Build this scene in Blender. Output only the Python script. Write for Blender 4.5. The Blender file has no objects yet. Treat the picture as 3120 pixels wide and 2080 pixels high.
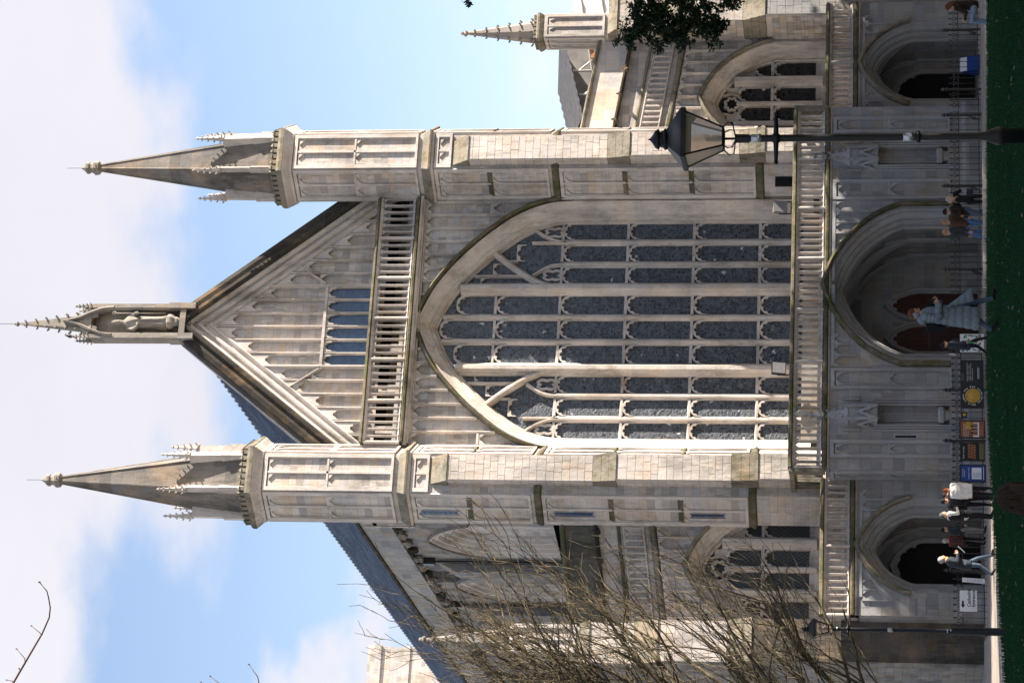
import bpy, math, random
import numpy as np
from mathutils import Vector, Matrix, Quaternion
R = random.Random(7)
PI = math.pi
scn = bpy.context.scene
col = scn.collection
# ------------------------------------------------------------------ camera
CAM = Vector((-36.627, -93.872, 3.55)); YAW, PIT, ROL = .3642, .1510, .0019
fw = Vector((math.sin(YAW)*math.cos(PIT), math.cos(YAW)*math.cos(PIT), math.sin(PIT)))
rt = Vector((math.cos(YAW), -math.sin(YAW), 0)); up = rt.cross(fw)
r2 = rt*math.cos(ROL)+up*math.sin(ROL); u2 = -rt*math.sin(ROL)+up*math.cos(ROL)
cd = bpy.data.cameras.new('camera'); cam = bpy.data.objects.new('camera', cd); col.objects.link(cam)
cx, cy, cz = -u2, r2, -fw                       # the photograph lies on its side
cam.matrix_world = Matrix(((cx.x, cy.x, cz.x, CAM.x), (cx.y, cy.y, cz.y, CAM.y), (cx.z, cy.z, cz.z, CAM.z), (0, 0, 0, 1)))
cd.sensor_fit = 'HORIZONTAL'; cd.sensor_width = 23.5; cd.lens = 7533/3120*23.5
cd.clip_start = .5; cd.clip_end = 4000
scn.camera = cam
# ------------------------------------------------------------------ light
SUN_A, SUN_E = math.radians(71.5), math.radians(31)
SUN = Vector((math.sin(SUN_A)*math.cos(SUN_E), -math.cos(SUN_A)*math.cos(SUN_E), math.sin(SUN_E)))
w = bpy.data.worlds.new('World'); scn.world = w; w.use_nodes = True
nt = w.node_tree; nt.nodes.clear()
def N(t, nt, **k):
    n = nt.nodes.new(t)
    for a, b in k.items(): setattr(n, a, b)
    return n
def wmath(op, a, b=None, clamp=False):
    n = N('ShaderNodeMath', nt, operation=op, use_clamp=clamp)
    for i, v in enumerate((a, b)):
        if v is None: continue
        if isinstance(v, (int, float)): n.inputs[i].default_value = v
        else: nt.links.new(v, n.inputs[i])
    return n.outputs[0]
sky = N('ShaderNodeTexSky', nt, sky_type='NISHITA', sun_disc=False, sun_elevation=SUN_E, sun_rotation=math.atan2(SUN.x, SUN.y), altitude=50, air_density=1.0, dust_density=.5, ozone_density=2.2)
tc = N('ShaderNodeTexCoord', nt)
mp = N('ShaderNodeMapping', nt); mp.inputs['Scale'].default_value = (1, 1, 1.9); mp.inputs['Location'].default_value = (.35, 0, .12)
nt.links.new(tc.outputs['Generated'], mp.inputs[0])
nz = N('ShaderNodeTexNoise', nt, noise_dimensions='3D'); nz.inputs['Scale'].default_value = 5.2; nz.inputs['Detail'].default_value = 9; nz.inputs['Roughness'].default_value = .52
nt.links.new(mp.outputs[0], nz.inputs[0])
sx = N('ShaderNodeSeparateXYZ', nt); nt.links.new(tc.outputs['Generated'], sx.inputs[0])
el = N('ShaderNodeMapRange', nt, interpolation_type='SMOOTHSTEP'); el.inputs['From Min'].default_value = .238; el.inputs['From Max'].default_value = .362
el.inputs['To Min'].default_value = 0; el.inputs['To Max'].default_value = .3
nt.links.new(sx.outputs['Z'], el.inputs[0])
el2 = N('ShaderNodeMapRange', nt, interpolation_type='SMOOTHSTEP'); el2.inputs['From Min'].default_value = .46; el2.inputs['From Max'].default_value = .62
el2.inputs['To Min'].default_value = 1; el2.inputs['To Max'].default_value = 0.; nt.links.new(sx.outputs['Z'], el2.inputs[0])
m1 = wmath('ADD', nz.outputs[0], wmath('MULTIPLY', el.outputs[0], el2.outputs[0]))          # a bank of cloud 12 to 30 degrees up
mk = N('ShaderNodeMapRange', nt, interpolation_type='SMOOTHSTEP'); mk.inputs['From Min'].default_value = .57; mk.inputs['From Max'].default_value = .72
nt.links.new(m1, mk.inputs[0])
nz3 = N('ShaderNodeTexNoise', nt); nz3.inputs['Scale'].default_value = 7.0; nz3.inputs['Detail'].default_value = 8; nz3.inputs['Roughness'].default_value = .5; nt.links.new(mp.outputs[0], nz3.inputs[0])
mk3 = N('ShaderNodeMapRange', nt, interpolation_type='SMOOTHSTEP'); mk3.inputs['From Min'].default_value = .57; mk3.inputs['From Max'].default_value = .66; nt.links.new(nz3.outputs[0], mk3.inputs[0])
mask = wmath('MAXIMUM', mk.outputs[0], wmath('MULTIPLY', mk3.outputs[0], .9))
nz2 = N('ShaderNodeTexNoise', nt); nz2.inputs['Scale'].default_value = 4.2; nz2.inputs['Detail'].default_value = 5; nt.links.new(mp.outputs[0], nz2.inputs[0])
ccol = N('ShaderNodeMix', nt, data_type='RGBA'); nt.links.new(nz2.outputs[0], ccol.inputs[0])
ccol.inputs[6].default_value = (3.3, 3.25, 3.6, 1); ccol.inputs[7].default_value = (4.5, 4.45, 4.75, 1)
skm = N('ShaderNodeMix', nt, data_type='RGBA'); skm.blend_type = 'MULTIPLY'; skm.inputs[0].default_value = 1; nt.links.new(sky.outputs[0], skm.inputs[6]); skm.inputs[7].default_value = (1.24, 1.07, 1.0, 1)
mxs = N('ShaderNodeMix', nt, data_type='RGBA'); nt.links.new(mask, mxs.inputs[0]); nt.links.new(skm.outputs[2], mxs.inputs[6]); nt.links.new(ccol.outputs[2], mxs.inputs[7])
bg = N('ShaderNodeBackground', nt); nt.links.new(mxs.outputs[2], bg.inputs[0]); bg.inputs[1].default_value = .067
wo = N('ShaderNodeOutputWorld', nt); nt.links.new(bg.outputs[0], wo.inputs[0])
sl = bpy.data.lights.new('sun', 'SUN'); sl.energy = 5.0; sl.angle = math.radians(.53); sl.color = (1, .89, .775)
so = bpy.data.objects.new('sun', sl); col.objects.link(so); so.rotation_euler = SUN.to_track_quat('Z', 'Y').to_euler(); so.location = (40, -60, 60)
scn.view_settings.view_transform = 'Standard'; scn.view_settings.look = 'None'; scn.view_settings.exposure = 1.78; scn.view_settings.gamma = 1
scn.render.engine = 'CYCLES'
# ------------------------------------------------------------------ materials
class Mat:
    def __init__(s, name):
        s.m = bpy.data.materials.new(name); s.m.use_nodes = True; s.nt = s.m.node_tree
        s.b = s.nt.nodes['Principled BSDF']; s.co = None
    def n(s, t, **k): return N(t, s.nt, **k)
    def l(s, a, b): s.nt.links.new(a, b)
    def coord(s, scale=(1, 1, 1), loc=(0, 0, 0), rot=(0, 0, 0), obj=True):
        c = s.n('ShaderNodeTexCoord'); m = s.n('ShaderNodeMapping'); m.inputs['Scale'].default_value = scale; m.inputs['Location'].default_value = loc; m.inputs['Rotation'].default_value = rot
        if obj: s.l(c.outputs['Object'], m.inputs[0])
        else:
            g = s.n('ShaderNodeNewGeometry'); s.l(g.outputs['Position'], m.inputs[0])
        return m.outputs[0]
    def noise(s, scale, detail=4, rough=.55, vec=None, **k):
        t = s.n('ShaderNodeTexNoise'); t.inputs['Scale'].default_value = scale; t.inputs['Detail'].default_value = detail; t.inputs['Roughness'].default_value = rough
        s.l(vec if vec is not None else s.coord(obj=False), t.inputs[0]); return t.outputs[0]
    def ramp(s, fac, stops, interp='LINEAR'):
        r = s.n('ShaderNodeValToRGB'); r.color_ramp.interpolation = interp
        e = r.color_ramp.elements
        while len(e) < len(stops): e.new(.5)
        for q, (p, c) in zip(e, stops): q.position = p; q.color = (*c, 1) if len(c) == 3 else c
        s.l(fac, r.inputs[0]); return r.outputs[0]
    def rng(s, v, a, b, c=0, d=1):
        r = s.n('ShaderNodeMapRange'); r.inputs[1].default_value = a; r.inputs[2].default_value = b; r.inputs[3].default_value = c; r.inputs[4].default_value = d
        s.l(v, r.inputs[0]); return r.outputs[0]
    def mix(s, fac, a, b, mode='MIX'):
        m = s.n('ShaderNodeMix', data_type='RGBA'); m.blend_type = mode
        for i, v in ((0, fac), (6, a), (7, b)):
            if isinstance(v, (int, float)): m.inputs[i].default_value = v
            elif isinstance(v, tuple): m.inputs[i].default_value = (*v, 1)
            else: s.l(v, m.inputs[i])
        return m.outputs[2]
    def math(s, op, a, b=0.):
        m = s.n('ShaderNodeMath', operation=op)
        for i, v in ((0, a), (1, b)):
            if isinstance(v, (int, float)): m.inputs[i].default_value = v
            else: s.l(v, m.inputs[i])
        return m.outputs[0]
    def bump(s, h, dist=.02, strength=.6, prev=None):
        b = s.n('ShaderNodeBump'); b.inputs['Strength'].default_value = strength; b.inputs['Distance'].default_value = dist
        s.l(h, b.inputs['Height'])
        if prev is not None: s.l(prev, b.inputs['Normal'])
        return b.outputs[0]
    def out(s, color=None, rough=None, normal=None, metal=None, spec=None):
        for k, v in (('Base Color', color), ('Roughness', rough), ('Normal', normal), ('Metallic', metal), ('Specular IOR Level', spec)):
            if v is None: continue
            if isinstance(v, (int, float)): s.b.inputs[k].default_value = v
            elif isinstance(v, tuple): s.b.inputs[k].default_value = (*v, 1)
            else: s.l(v, s.b.inputs[k])
        return s.m
def plain(name, c, rough=.6, var=.18, scale=9, metal=0, spec=.4, bump=0):
    m = Mat(name); n = m.noise(scale, 3)
    f = m.rng(n, .25, .75, 1-var, 1+var)
    cc = m.mix(1, c, f, 'MULTIPLY')
    nb = m.bump(m.noise(scale*4, 3), .01, bump) if bump else None
    return m.out(cc, rough, nb, metal, spec)
def stone(name, base=(.50, .44, .365), blocks=True, stain=.5, moss=0., dark=(.16, .15, .125), bw=.55, bh=.3, warm=.5):
    """limestone: block to block tint, blotches, streaks that run down, lichen, fine grain"""
    m = Mat(name)
    P = m.coord(obj=False)
    big = m.noise(.7, 5, .6, P); fine = m.noise(14, 4, .65, P)
    colr = m.mix(m.rng(big, .3, .7), tuple(c*.86 for c in base), tuple(min(1, c*1.1) for c in base))
    nrm = None
    if blocks:
        sp = m.n('ShaderNodeSeparateXYZ'); m.l(P, sp.inputs[0])
        cb = m.n('ShaderNodeCombineXYZ'); m.l(m.math('ADD', sp.outputs['X'], m.math('MULTIPLY', sp.outputs['Y'], .93)), cb.inputs[0]); m.l(sp.outputs['Z'], cb.inputs[1])
        br = m.n('ShaderNodeTexBrick'); m.l(cb.outputs[0], br.inputs['Vector']); br.inputs['Scale'].default_value = 1
        br.inputs['Brick Width'].default_value = bw; br.inputs['Row Height'].default_value = bh; br.inputs['Mortar Size'].default_value = .006; br.inputs['Mortar Smooth'].default_value = .2; br.offset = .43; br.squash = .7; br.squash_frequency = 3
        br.inputs['Color1'].default_value = (0, 0, 0, 1); br.inputs['Color2'].default_value = (1, 1, 1, 1); br.inputs['Mortar'].default_value = (.5, .5, .5, 1)
        wn = m.n('ShaderNodeSeparateColor'); m.l(br.outputs['Color'], wn.inputs[0])
        tint = m.ramp(wn.outputs[0], [(0, (.62, .61, .61)), (.1, (1.0, .97, .93)), (.3, (.88, .91, .97)), (.45, (1.06, 1.0, .92)), (.6, (.80, .79, .79)), (.7, (1.1, 1.05, 1.0)), (.86, (1.0, .86, .68)), (.93, (1.16, 1.12, 1.06))], 'CONSTANT')
        colr = m.mix(.75, colr, tint, 'MULTIPLY')
        colr = m.mix(m.math('MULTIPLY', br.outputs['Fac'], .5), colr, (.2, .18, .15))
        nrm = m.bump(m.math('SUBTRACT', 1., br.outputs['Fac']), .012, .7)
    at = m.n('ShaderNodeAttribute', attribute_name='tint', attribute_type='GEOMETRY')
    colr = m.mix(1, colr, m.mix(m.rng(at.outputs['Fac'], 0, 1), (1, 1, 1), m.ramp(at.outputs['Fac'], [(0, (1, 1, 1)), (.01, (.80, .78, .76)), (.35, (1.05, .98, .88)), (.6, (.92, .93, .95)), (.85, (1.1, 1.04, .95)), (1, (1.16, 1.13, 1.08))])), 'MULTIPLY')
    # streaks
    st = m.noise(1.0, 6, .62, m.coord((1.9, 1.9, .28), obj=False)); st2 = m.noise(.33, 4, .6, P)
    st3 = m.noise(1.0, 5, .65, m.coord((7, 7, .55), (2, 5, 3), obj=False))
    sm = m.math('MULTIPLY', m.math('MAXIMUM', m.rng(st, .47, .68), m.math('MULTIPLY', m.rng(st3, .5, .68), .8)), m.rng(st2, .38, .6))
    colr = m.mix(m.math('MULTIPLY', sm, stain), colr, dark)
    so_ = m.noise(.55, 8, .68, m.coord((1, 1, .5), (3, 11, 5), obj=False)); so2 = m.noise(4.5, 6, .7, m.coord((1, 1, .45), (1, 2, 9), obj=False))
    colr = m.mix(m.math('MULTIPLY', m.math('MULTIPLY', m.rng(so_, .46, .63), m.rng(so2, .36, .6)), .85*stain), colr, dark)
    warmn = m.rng(m.noise(.9, 4, .6, m.coord((1, 1, .6), (7, 3, 1), obj=False)), .52, .66)
    colr = m.mix(m.math('MULTIPLY', warmn, .5*warm), colr, (.42, .27, .14))
    sp_ = m.rng(m.noise(22, 3, .7, P), .6, .72)
    colr = m.mix(m.math('MULTIPLY', sp_, .25*stain), colr, (.09, .085, .07))
    if moss:
        mo = m.math('MULTIPLY', m.rng(m.noise(2.3, 8, .72, P), .62-.3*moss, .66-.18*moss), min(1, moss*1.15))
        mcol = m.mix(m.rng(m.noise(17, 5, .75, P), .35, .68), (.006, .008, .003), (.125, .150, .024))
        colr = m.mix(mo, colr, mcol)
    colr = m.mix(1, colr, m.rng(fine, .2, .8, .86, 1.12), 'MULTIPLY')
    h = m.math('ADD', m.math('MULTIPLY', m.noise(7, 5, .65, P), .7), m.math('MULTIPLY', fine, .3))
    nrm = m.bump(h, .03, .45 if not moss else .9, nrm)
    return m.out(colr, .92, nrm, 0, .2)
M = {}
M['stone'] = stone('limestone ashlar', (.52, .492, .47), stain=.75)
M['carved'] = stone('carved limestone', (.57, .53, .495), blocks=False, stain=.72)
M['weathered'] = stone('weathered limestone', (.28, .262, .24), stain=1, bw=.9, bh=.55)
M['grey'] = stone('grey spire stone', (.20, .188, .175), stain=.95, dark=(.07, .067, .06), bw=1.1, bh=.5)
M['dark'] = stone('blackened coping stone', (.050, .046, .040), stain=.8, dark=(.015, .015, .014), bw=1.2, bh=.8)
M['moss'] = stone('mossy ledge stone', (.16, .14, .11), blocks=False, stain=1, dark=(.022, .022, .018), moss=.55)
M['mossy'] = stone('stone with moss', (.25, .225, .18), blocks=False, stain=1, dark=(.05, .05, .04), moss=.34)
M['porch'] = stone('porch limestone', (.325, .335, .345), stain=.55, bw=1.0, bh=.42, warm=.55, dark=(.12, .122, .122))  # cool tint of the porch shade is put into this base colour
M['porchc'] = stone('porch carved limestone', (.35, .36, .37), blocks=False, stain=.5, warm=.45, dark=(.12, .122, .122))  # same shade tint, put into the carved stone's colour
M['rubble'] = stone('pale flaking limestone', (.66, .62, .575), blocks=True, stain=.3, bw=1.3, bh=.62, warm=.1)
M['blackwall'] = stone('blackened parapet and shade stone', (.13, .125, .11), stain=1, dark=(.03, .03, .03), moss=.3)
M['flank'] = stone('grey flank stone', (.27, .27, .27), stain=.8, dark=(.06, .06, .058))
M['plinth'] = stone('shade-dark buttress stone', (.12, .112, .10), stain=.9, dark=(.03, .03, .028), bw=.7, bh=.35)  # shade on the lower buttress is put into this dark base colour
def leaded(name, dark, light, lead, scale, rough=.22, leadw=.045):
    m = Mat(name); P = m.coord(obj=False)
    wv = m.n('ShaderNodeVectorMath', operation='ADD'); m.l(P, wv.inputs[0])
    nn = m.n('ShaderNodeTexNoise'); nn.inputs['Scale'].default_value = 3; m.l(P, nn.inputs[0])
    sc = m.n('ShaderNodeVectorMath', operation='SCALE'); sc.inputs[3].default_value = .12; m.l(nn.outputs['Color'], sc.inputs[0]); m.l(sc.outputs[0], wv.inputs[1])
    v1 = m.n('ShaderNodeTexVoronoi', feature='F1'); v2 = m.n('ShaderNodeTexVoronoi', feature='DISTANCE_TO_EDGE')
    for v in (v1, v2): v.inputs['Scale'].default_value = scale; m.l(wv.outputs[0], v.inputs[0]); v.inputs['Randomness'].default_value = 1
    s3 = m.n('ShaderNodeSeparateColor'); m.l(v1.outputs['Color'], s3.inputs[0])
    c = m.mix(m.math('POWER', s3.outputs[0], 1.3), dark, light)
    c = m.mix(m.rng(s3.outputs[2], .9955, .997), c, (.42, .44, .46))
    ln = m.rng(v2.outputs['Distance'], leadw*.5, leadw, 1, 0)
    c = m.mix(ln, c, lead)
    # iron saddle bars
    sp = m.n('ShaderNodeSeparateXYZ'); m.l(P, sp.inputs[0])
    fr = m.math('FRACT', m.math('DIVIDE', sp.outputs['Z'], .685)); bar = m.rng(m.math('ABSOLUTE', m.math('SUBTRACT', fr, .5)), .0, .022, 1, 0)
    c = m.mix(m.math('MULTIPLY', bar, .8), c, (.03, .03, .032))
    rg = m.rng(s3.outputs[1], 0, 1, rough, rough+.35)
    tl = m.bump(s3.outputs[2], .01, .3); nb = m.bump(ln, .006, .5, tl)
    return m.out(c, rg, nb, 0, .45)
M['glass'] = leaded('old leaded glass', (.022, .029, .04), (.078, .098, .128), (.19, .185, .175), 8.4, rough=.3, leadw=.032)
M['glass2'] = leaded('aisle leaded glass', (.004, .004, .006), (.022, .024, .028), (.05, .05, .05), 8)
def lattice(name, base, lead, s, rough=.12):
    m = Mat(name); P = m.coord(obj=False); sp = m.n('ShaderNodeSeparateXYZ'); m.l(P, sp.inputs[0])
    hx = m.math('ADD', sp.outputs['X'], sp.outputs['Y'])
    def line(sign):
        v = m.math('FRACT', m.math('DIVIDE', m.math('ADD', m.math('MULTIPLY', hx, 1.5*sign), sp.outputs['Z']), s))
        return m.rng(m.math('ABSOLUTE', m.math('SUBTRACT', v, .5)), .04, .09, 1, 0)
    ln = m.math('MAXIMUM', line(1), line(-1))
    c = m.mix(m.rng(m.noise(6, 2, .5, P), .3, .7), base, tuple(q*1.7 for q in base)); c = m.mix(ln, c, lead)
    nb = m.bump(m.noise(5, 2, .5, P), .02, .25)
    return m.out(c, m.rng(ln, 0, 1, rough, .7), nb, 0, .6)
M['glass_skytint'] = lattice('sky-tinted lattice glass', (.030, .058, .115), (.012, .014, .02), .21)  # blue base colour stands in for the reflected sky
M['glassgrey'] = lattice('grey lattice glass', (.02, .025, .033), (.11, .115, .12), .23, .3)
m = Mat('lead roof'); P = m.coord(obj=False)
M['lead'] = m.out(m.mix(m.rng(m.noise(1.2, 6, .7, m.coord((.3, .3, 3), obj=False)), .35, .65), (.055, .075, .115), (.15, .185, .24)), .55, m.bump(m.noise(9, 4, .6, P), .02, .4), .0, .5)
M['iron'] = plain('black painted iron', (.012, .012, .014), .38, .3, 20, 0, .5, .15)
M['lampiron'] = plain('lamp post black paint', (.006, .0065, .008), .45, .3, 20, 0, .3, .1)
M['steel'] = plain('steel clamp band', (.42, .44, .46), .35, .2, 30, .8)
M['red'] = plain('red oak door', (.045, .016, .013), .55, .35, 5, 0, .3, .3)
M['black'] = plain('dark void', (.010, .010, .011), .9)
M['crow'] = plain('black feathers', (.008, .008, .01), .5, .3, 40)
M['dwood'] = plain('dark oak', (.016, .012, .01), .6)
M['white'] = plain('white board', (.72, .74, .76), .5, .04)
M['paper'] = plain('white paper', (.8, .8, .8), .6, .04)
M['ink'] = plain('black print', (.012, .012, .014), .6, .05)
M['blue'] = plain('blue board', (.012, .055, .25), .4, .1)
M['pale'] = plain('pale print', (.62, .68, .76), .5, .05)
M['banner'] = plain('charcoal banner', (.016, .017, .02), .45, .25, 3)
m = Mat('gold disc'); M['gold'] = m.out(m.mix(m.rng(m.noise(5, 6, .7), .3, .7), (.36, .19, .02), (.62, .40, .07)), .45)
M['rust'] = plain('terracotta poster', (.26, .09, .05), .5, .12)
M['flesh'] = plain('poster figures', (.42, .17, .07), .5, .5, 30)
M['olive'] = plain('olive panel', (.14, .13, .055), .5, .1)
M['grey_print'] = plain('grey print', (.25, .25, .26), .5, .5, 40)
M['green'] = plain('green print', (.05, .2, .1), .5, .4, 30)
m = Mat('lantern glass'); M['lglass'] = m.out((.60, .50, .42), .06, None, 0, .6); m.b.inputs['Transmission Weight'].default_value = .6; m.b.inputs['IOR'].default_value = 1.15  # beige base colour stands in for the panes' reflection
m = Mat('turf'); P = m.coord(obj=False)
g = m.mix(m.rng(m.noise(.35, 5, .6, P), .3, .7), (.012, .046, .021), (.026, .072, .030))
g = m.mix(m.rng(m.noise(60, 3, .7, P), .3, .7), g, (.011, .034, .015))
M['turf'] = m.out(g, 1, m.bump(m.noise(80, 3, .7, P), .05, .8), 0, .0)
m = Mat('grass blades'); P = m.coord(obj=False)
M['blade'] = m.out(m.mix(m.noise(2.5, 4, .6, P), (.017, .056, .022), (.028, .080, .031)), .8, None, 0, .08)
m = Mat('worn earth'); P = m.coord(obj=False)
M['earth'] = m.out(m.mix(m.rng(m.noise(1.4, 6, .7, P), .42, .6), (.035, .06, .02), m.mix(m.noise(25, 3, .7, P), (.05, .042, .032), (.12, .10, .078))), .95, m.bump(m.noise(18, 4, .7, P), .05, .8), 0, .1)
m = Mat('paving'); P = m.coord(obj=False)
M['path'] = m.out(m.mix(m.rng(m.noise(1.1, 6, .65, P), .35, .65), (.24, .20, .165), (.38, .335, .29)), .9, m.bump(m.noise(40, 3, .7, P), .01, .6), 0, .2)
M['kerb'] = stone('kerb stone', (.42, .40, .37), blocks=False, stain=.5)
m = Mat('bark'); P = m.coord(obj=False)
M['bark'] = m.out(m.mix(m.rng(m.noise(5, 4, .6, P), .35, .65), (.05, .042, .028), (.17, .138, .085)), .85, m.bump(m.noise(30, 4, .7, P), .01, .7), 0, .2)
M['twig'] = plain('brown twig bark', (.10, .055, .038), .7, .4, 9)
m = Mat('yew foliage'); P = m.coord(obj=False)
M['yew'] = m.out(m.mix(m.noise(3, 3, .6, P), (.010, .022, .010), (.025, .045, .018)), .6, None, 0, .2)
M['sheet'] = plain('white sheeting', (.8, .79, .8), .6, .08, 1.5, 0, .2, .5)
M['pole'] = plain('scaffold tube', (.30, .28, .26), .45, .3, 8, .3)
M['rusty'] = plain('rusty scaffold board', (.36, .16, .06), .8, .3, 6)
M['shed'] = plain('grey corrugated cover', (.16, .155, .15), .6, .3, 2)
# ------------------------------------------------------------------ mesh builder
class MB:
    def __init__(s): s.v = []; s.f = []; s.t = []; s.m = Matrix.Identity(4); s.tint = 0.
    def add(s, vs, fs):
        o = len(s.v); m = s.m
        s.v += [tuple(m @ Vector(p)) for p in vs]; s.f += [tuple(i+o for i in f) for f in fs]; s.t += [s.tint]*len(fs); return s
    def box(s, x0, x1, y0, y1, z0, z1):
        return s.add([(x0, y0, z0), (x1, y0, z0), (x1, y1, z0), (x0, y1, z0), (x0, y0, z1), (x1, y0, z1), (x1, y1, z1), (x0, y1, z1)],
                     [(0, 3, 2, 1), (4, 5, 6, 7), (0, 1, 5, 4), (1, 2, 6, 5), (2, 3, 7, 6), (3, 0, 4, 7)])
    def prism(s, poly, y0, y1):
        """polygon in XZ (counter-clockwise seen from -Y) extruded y0..y1"""
        n = len(poly); vs = [(x, y0, z) for x, z in poly]+[(x, y1, z) for x, z in poly]
        return s.add(vs, [tuple(range(n)), tuple(range(2*n-1, n-1, -1))]+[(i, i+n, (i+1) % n+n, (i+1) % n) for i in range(n)])
    def hexa(s, p): return s.add(p, [(0, 3, 2, 1), (4, 5, 6, 7), (0, 1, 5, 4), (1, 2, 6, 5), (2, 3, 7, 6), (3, 0, 4, 7)])
    def sweep(s, path, prof, closed=False, flip=False, cap=True, seg=0, seed=0):
        """profile [(offset to the left of the path, y)] along a path in XZ, mitred"""
        if seg:                        # cut long runs into separate stones of slightly different tint
            np2 = [path[0]]
            for a_, b_ in zip(path, path[1:]):
                L_ = math.hypot(b_[0]-a_[0], b_[1]-a_[1]); k_ = max(1, int(L_/seg))
                np2 += [(a_[0]+(b_[0]-a_[0])*j/k_, a_[1]+(b_[1]-a_[1])*j/k_) for j in range(1, k_+1)]
            path = np2
        n = len(path); P = [Vector((a, b)) for a, b in path]; rings = []
        for i in range(n):
            a = P[i-1] if (i > 0 or closed) else None; b = P[(i+1) % n] if (i < n-1 or closed) else None
            d1 = (P[i]-a).normalized() if a is not None else None; d2 = (b-P[i]).normalized() if b is not None else None
            if d1 is None: d1 = d2
            if d2 is None: d2 = d1
            n1 = Vector((-d1.y, d1.x)); n2 = Vector((-d2.y, d2.x)); nn = n1+n2
            if nn.length < 1e-6: nn = n1
            nn.normalize(); k = 1/max(.35, nn.dot(n1))
            rings.append([(P[i].x+nn.x*o*k, y, P[i].y+nn.y*o*k) for o, y in prof])
        m = len(prof); vs = [p for r in rings for p in r]; fs = []
        for i in range(n if closed else n-1):
            j = (i+1) % n
            for k in range(m-1):
                q = (i*m+k, j*m+k, j*m+k+1, i*m+k+1); fs.append(q[::-1] if flip else q)
        if cap and not closed:
            fs.append(tuple(range(m))); fs.append(tuple(range((n-1)*m+m-1, (n-1)*m-1, -1)))
        s.add(vs, fs)
        if seg:
            rr = random.Random(int(path[0][0]*97+path[0][1]*31+seed)); run = 0; tv = rr.uniform(.05, 1); nf = len(fs); k0 = len(s.t)-nf
            for i in range(n-1):
                run += (P[i+1]-P[i]).length
                for k in range(m-1): s.t[k0+i*(m-1)+k] = tv
                if run >= seg*.98: run = 0; tv = rr.uniform(.05, 1)
        return s
    def bar(s, path, w, y0, y1, seg=.75):
        """square-section bar following a path in XZ, chamfered front"""
        h = w/2; f = min(h*.35, .04); c = min(.11, (y1-y0)*.5)
        return s.sweep(path, [(-h, y1), (-h, y0+c), (-h*.72, y0+c*.8), (-f, y0), (f, y0), (h*.72, y0+c*.8), (h, y0+c), (h, y1)], seg=seg)
    def tube(s, pts, rad, n=6, cap=True):
        pts = [Vector(p) for p in pts]; k = len(pts); vs = []; ref = Vector((0, 0, 1))
        for i, p in enumerate(pts):
            d = (pts[min(i+1, k-1)]-pts[max(i-1, 0)]).normalized()
            r = rad[i] if isinstance(rad, (list, tuple)) else rad
            a = d.cross(ref)
            if a.length < .05: a = d.cross(Vector((1, 0, 0)))
            a.normalize(); b = d.cross(a)
            vs += [p+(a*math.cos(2*PI*j/n)+b*math.sin(2*PI*j/n))*r for j in range(n)]
        fs = [(i*n+j, i*n+(j+1) % n, (i+1)*n+(j+1) % n, (i+1)*n+j) for i in range(k-1) for j in range(n)]
        if cap: fs += [tuple(range(n-1, -1, -1)), tuple(range((k-1)*n, k*n))]
        return s.add(vs, fs)
    def lathe(s, prof, n=16, c=(0, 0, 0), ph=0., sq=(1, 1)):
        vs = []; fs = []; k = len(prof)
        for r, z in prof: vs += [(c[0]+r*sq[0]*math.cos(2*PI*j/n+ph), c[1]+r*sq[1]*math.sin(2*PI*j/n+ph), c[2]+z) for j in range(n)]
        for i in range(k-1): fs += [(i*n+j, i*n+(j+1) % n, (i+1)*n+(j+1) % n, (i+1)*n+j) for j in range(n)]
        fs += [tuple(range(n-1, -1, -1)), tuple(range((k-1)*n, k*n))]
        return s.add(vs, fs)
    def blob(s, c, r, n=8, k=5, jit=0., seed=None):
        rr = random.Random(seed) if seed is not None else R
        prof = []; vs = []; fs = []
        rx, ry, rz = r if isinstance(r, tuple) else (r, r, r)
        for i in range(k+1):
            a = PI*i/k
            for j in range(n):
                q = 1+(rr.random()-.5)*2*jit
                vs.append((c[0]+rx*math.sin(a)*math.cos(2*PI*j/n)*q, c[1]+ry*math.sin(a)*math.sin(2*PI*j/n)*q, c[2]-rz*math.cos(a)*q))
        for i in range(k): fs += [(i*n+j, i*n+(j+1) % n, (i+1)*n+(j+1) % n, (i+1)*n+j) for j in range(n)]
        return s.add(vs, fs)
    def head(s, x0, x1, z0, z1, y0, y1, k=3, cusp=.09, rise=1.0, zt=None, np_=22, ring=0.):
        """cusped arch head: stone between a foiled pointed arch and the rectangle (or raking top zt(x)) above it"""
        w = x1-x0; xc = (x0+x1)/2; h = (z1-z0)*.92; inn = []; out = []
        def arch(t):
            u = 1-abs(2*t-1); a = math.sin(u*PI/2)       # 0 spring .. 1 apex
            x = -math.cos(u*PI/2)**.9*w/2*(1 if t < .5 else -1)
            return x, h*(a*.86+.14*u)
        for i in range(np_+1):
            t = i/np_; x, z = arch(t); c = cusp*w*(1-abs(math.sin(k*PI*t)))**1.5
            if i in (0, np_): c = 0
            vx, vz = x, z-h*.25; L = math.hypot(vx, vz) or 1
            inn.append((xc+x-vx/L*c, z0+z-vz/L*c))
            u = t*3
            if u < 1: q = (x0, z0+(z1-z0)*u)
            elif u < 2: q = (x0+w*(u-1), z1)
            else: q = (x1, z1-(z1-z0)*(u-2))
            if ring:
                x, z = arch(t); vx, vz = x, z-h*.3; L = math.hypot(vx, vz) or 1; q = (min(max(xc+x+vx/L*ring, x0-.02), x1+.02), min(z0+z+vz/L*ring, z1))
            out.append(q)
        vs = []; n = np_+1
        for y in (y0,): vs += [(x, y, z) for x, z in inn]+[(x, y, z) for x, z in out]
        vs += [(x, y1, z) for x, z in inn]
        fs = [(i, i+1, n+i+1, n+i) for i in range(n-1)]+[(i, 2*n+i, 2*n+i+1, i+1) for i in range(n-1)]
        return s.add(vs, fs)
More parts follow.
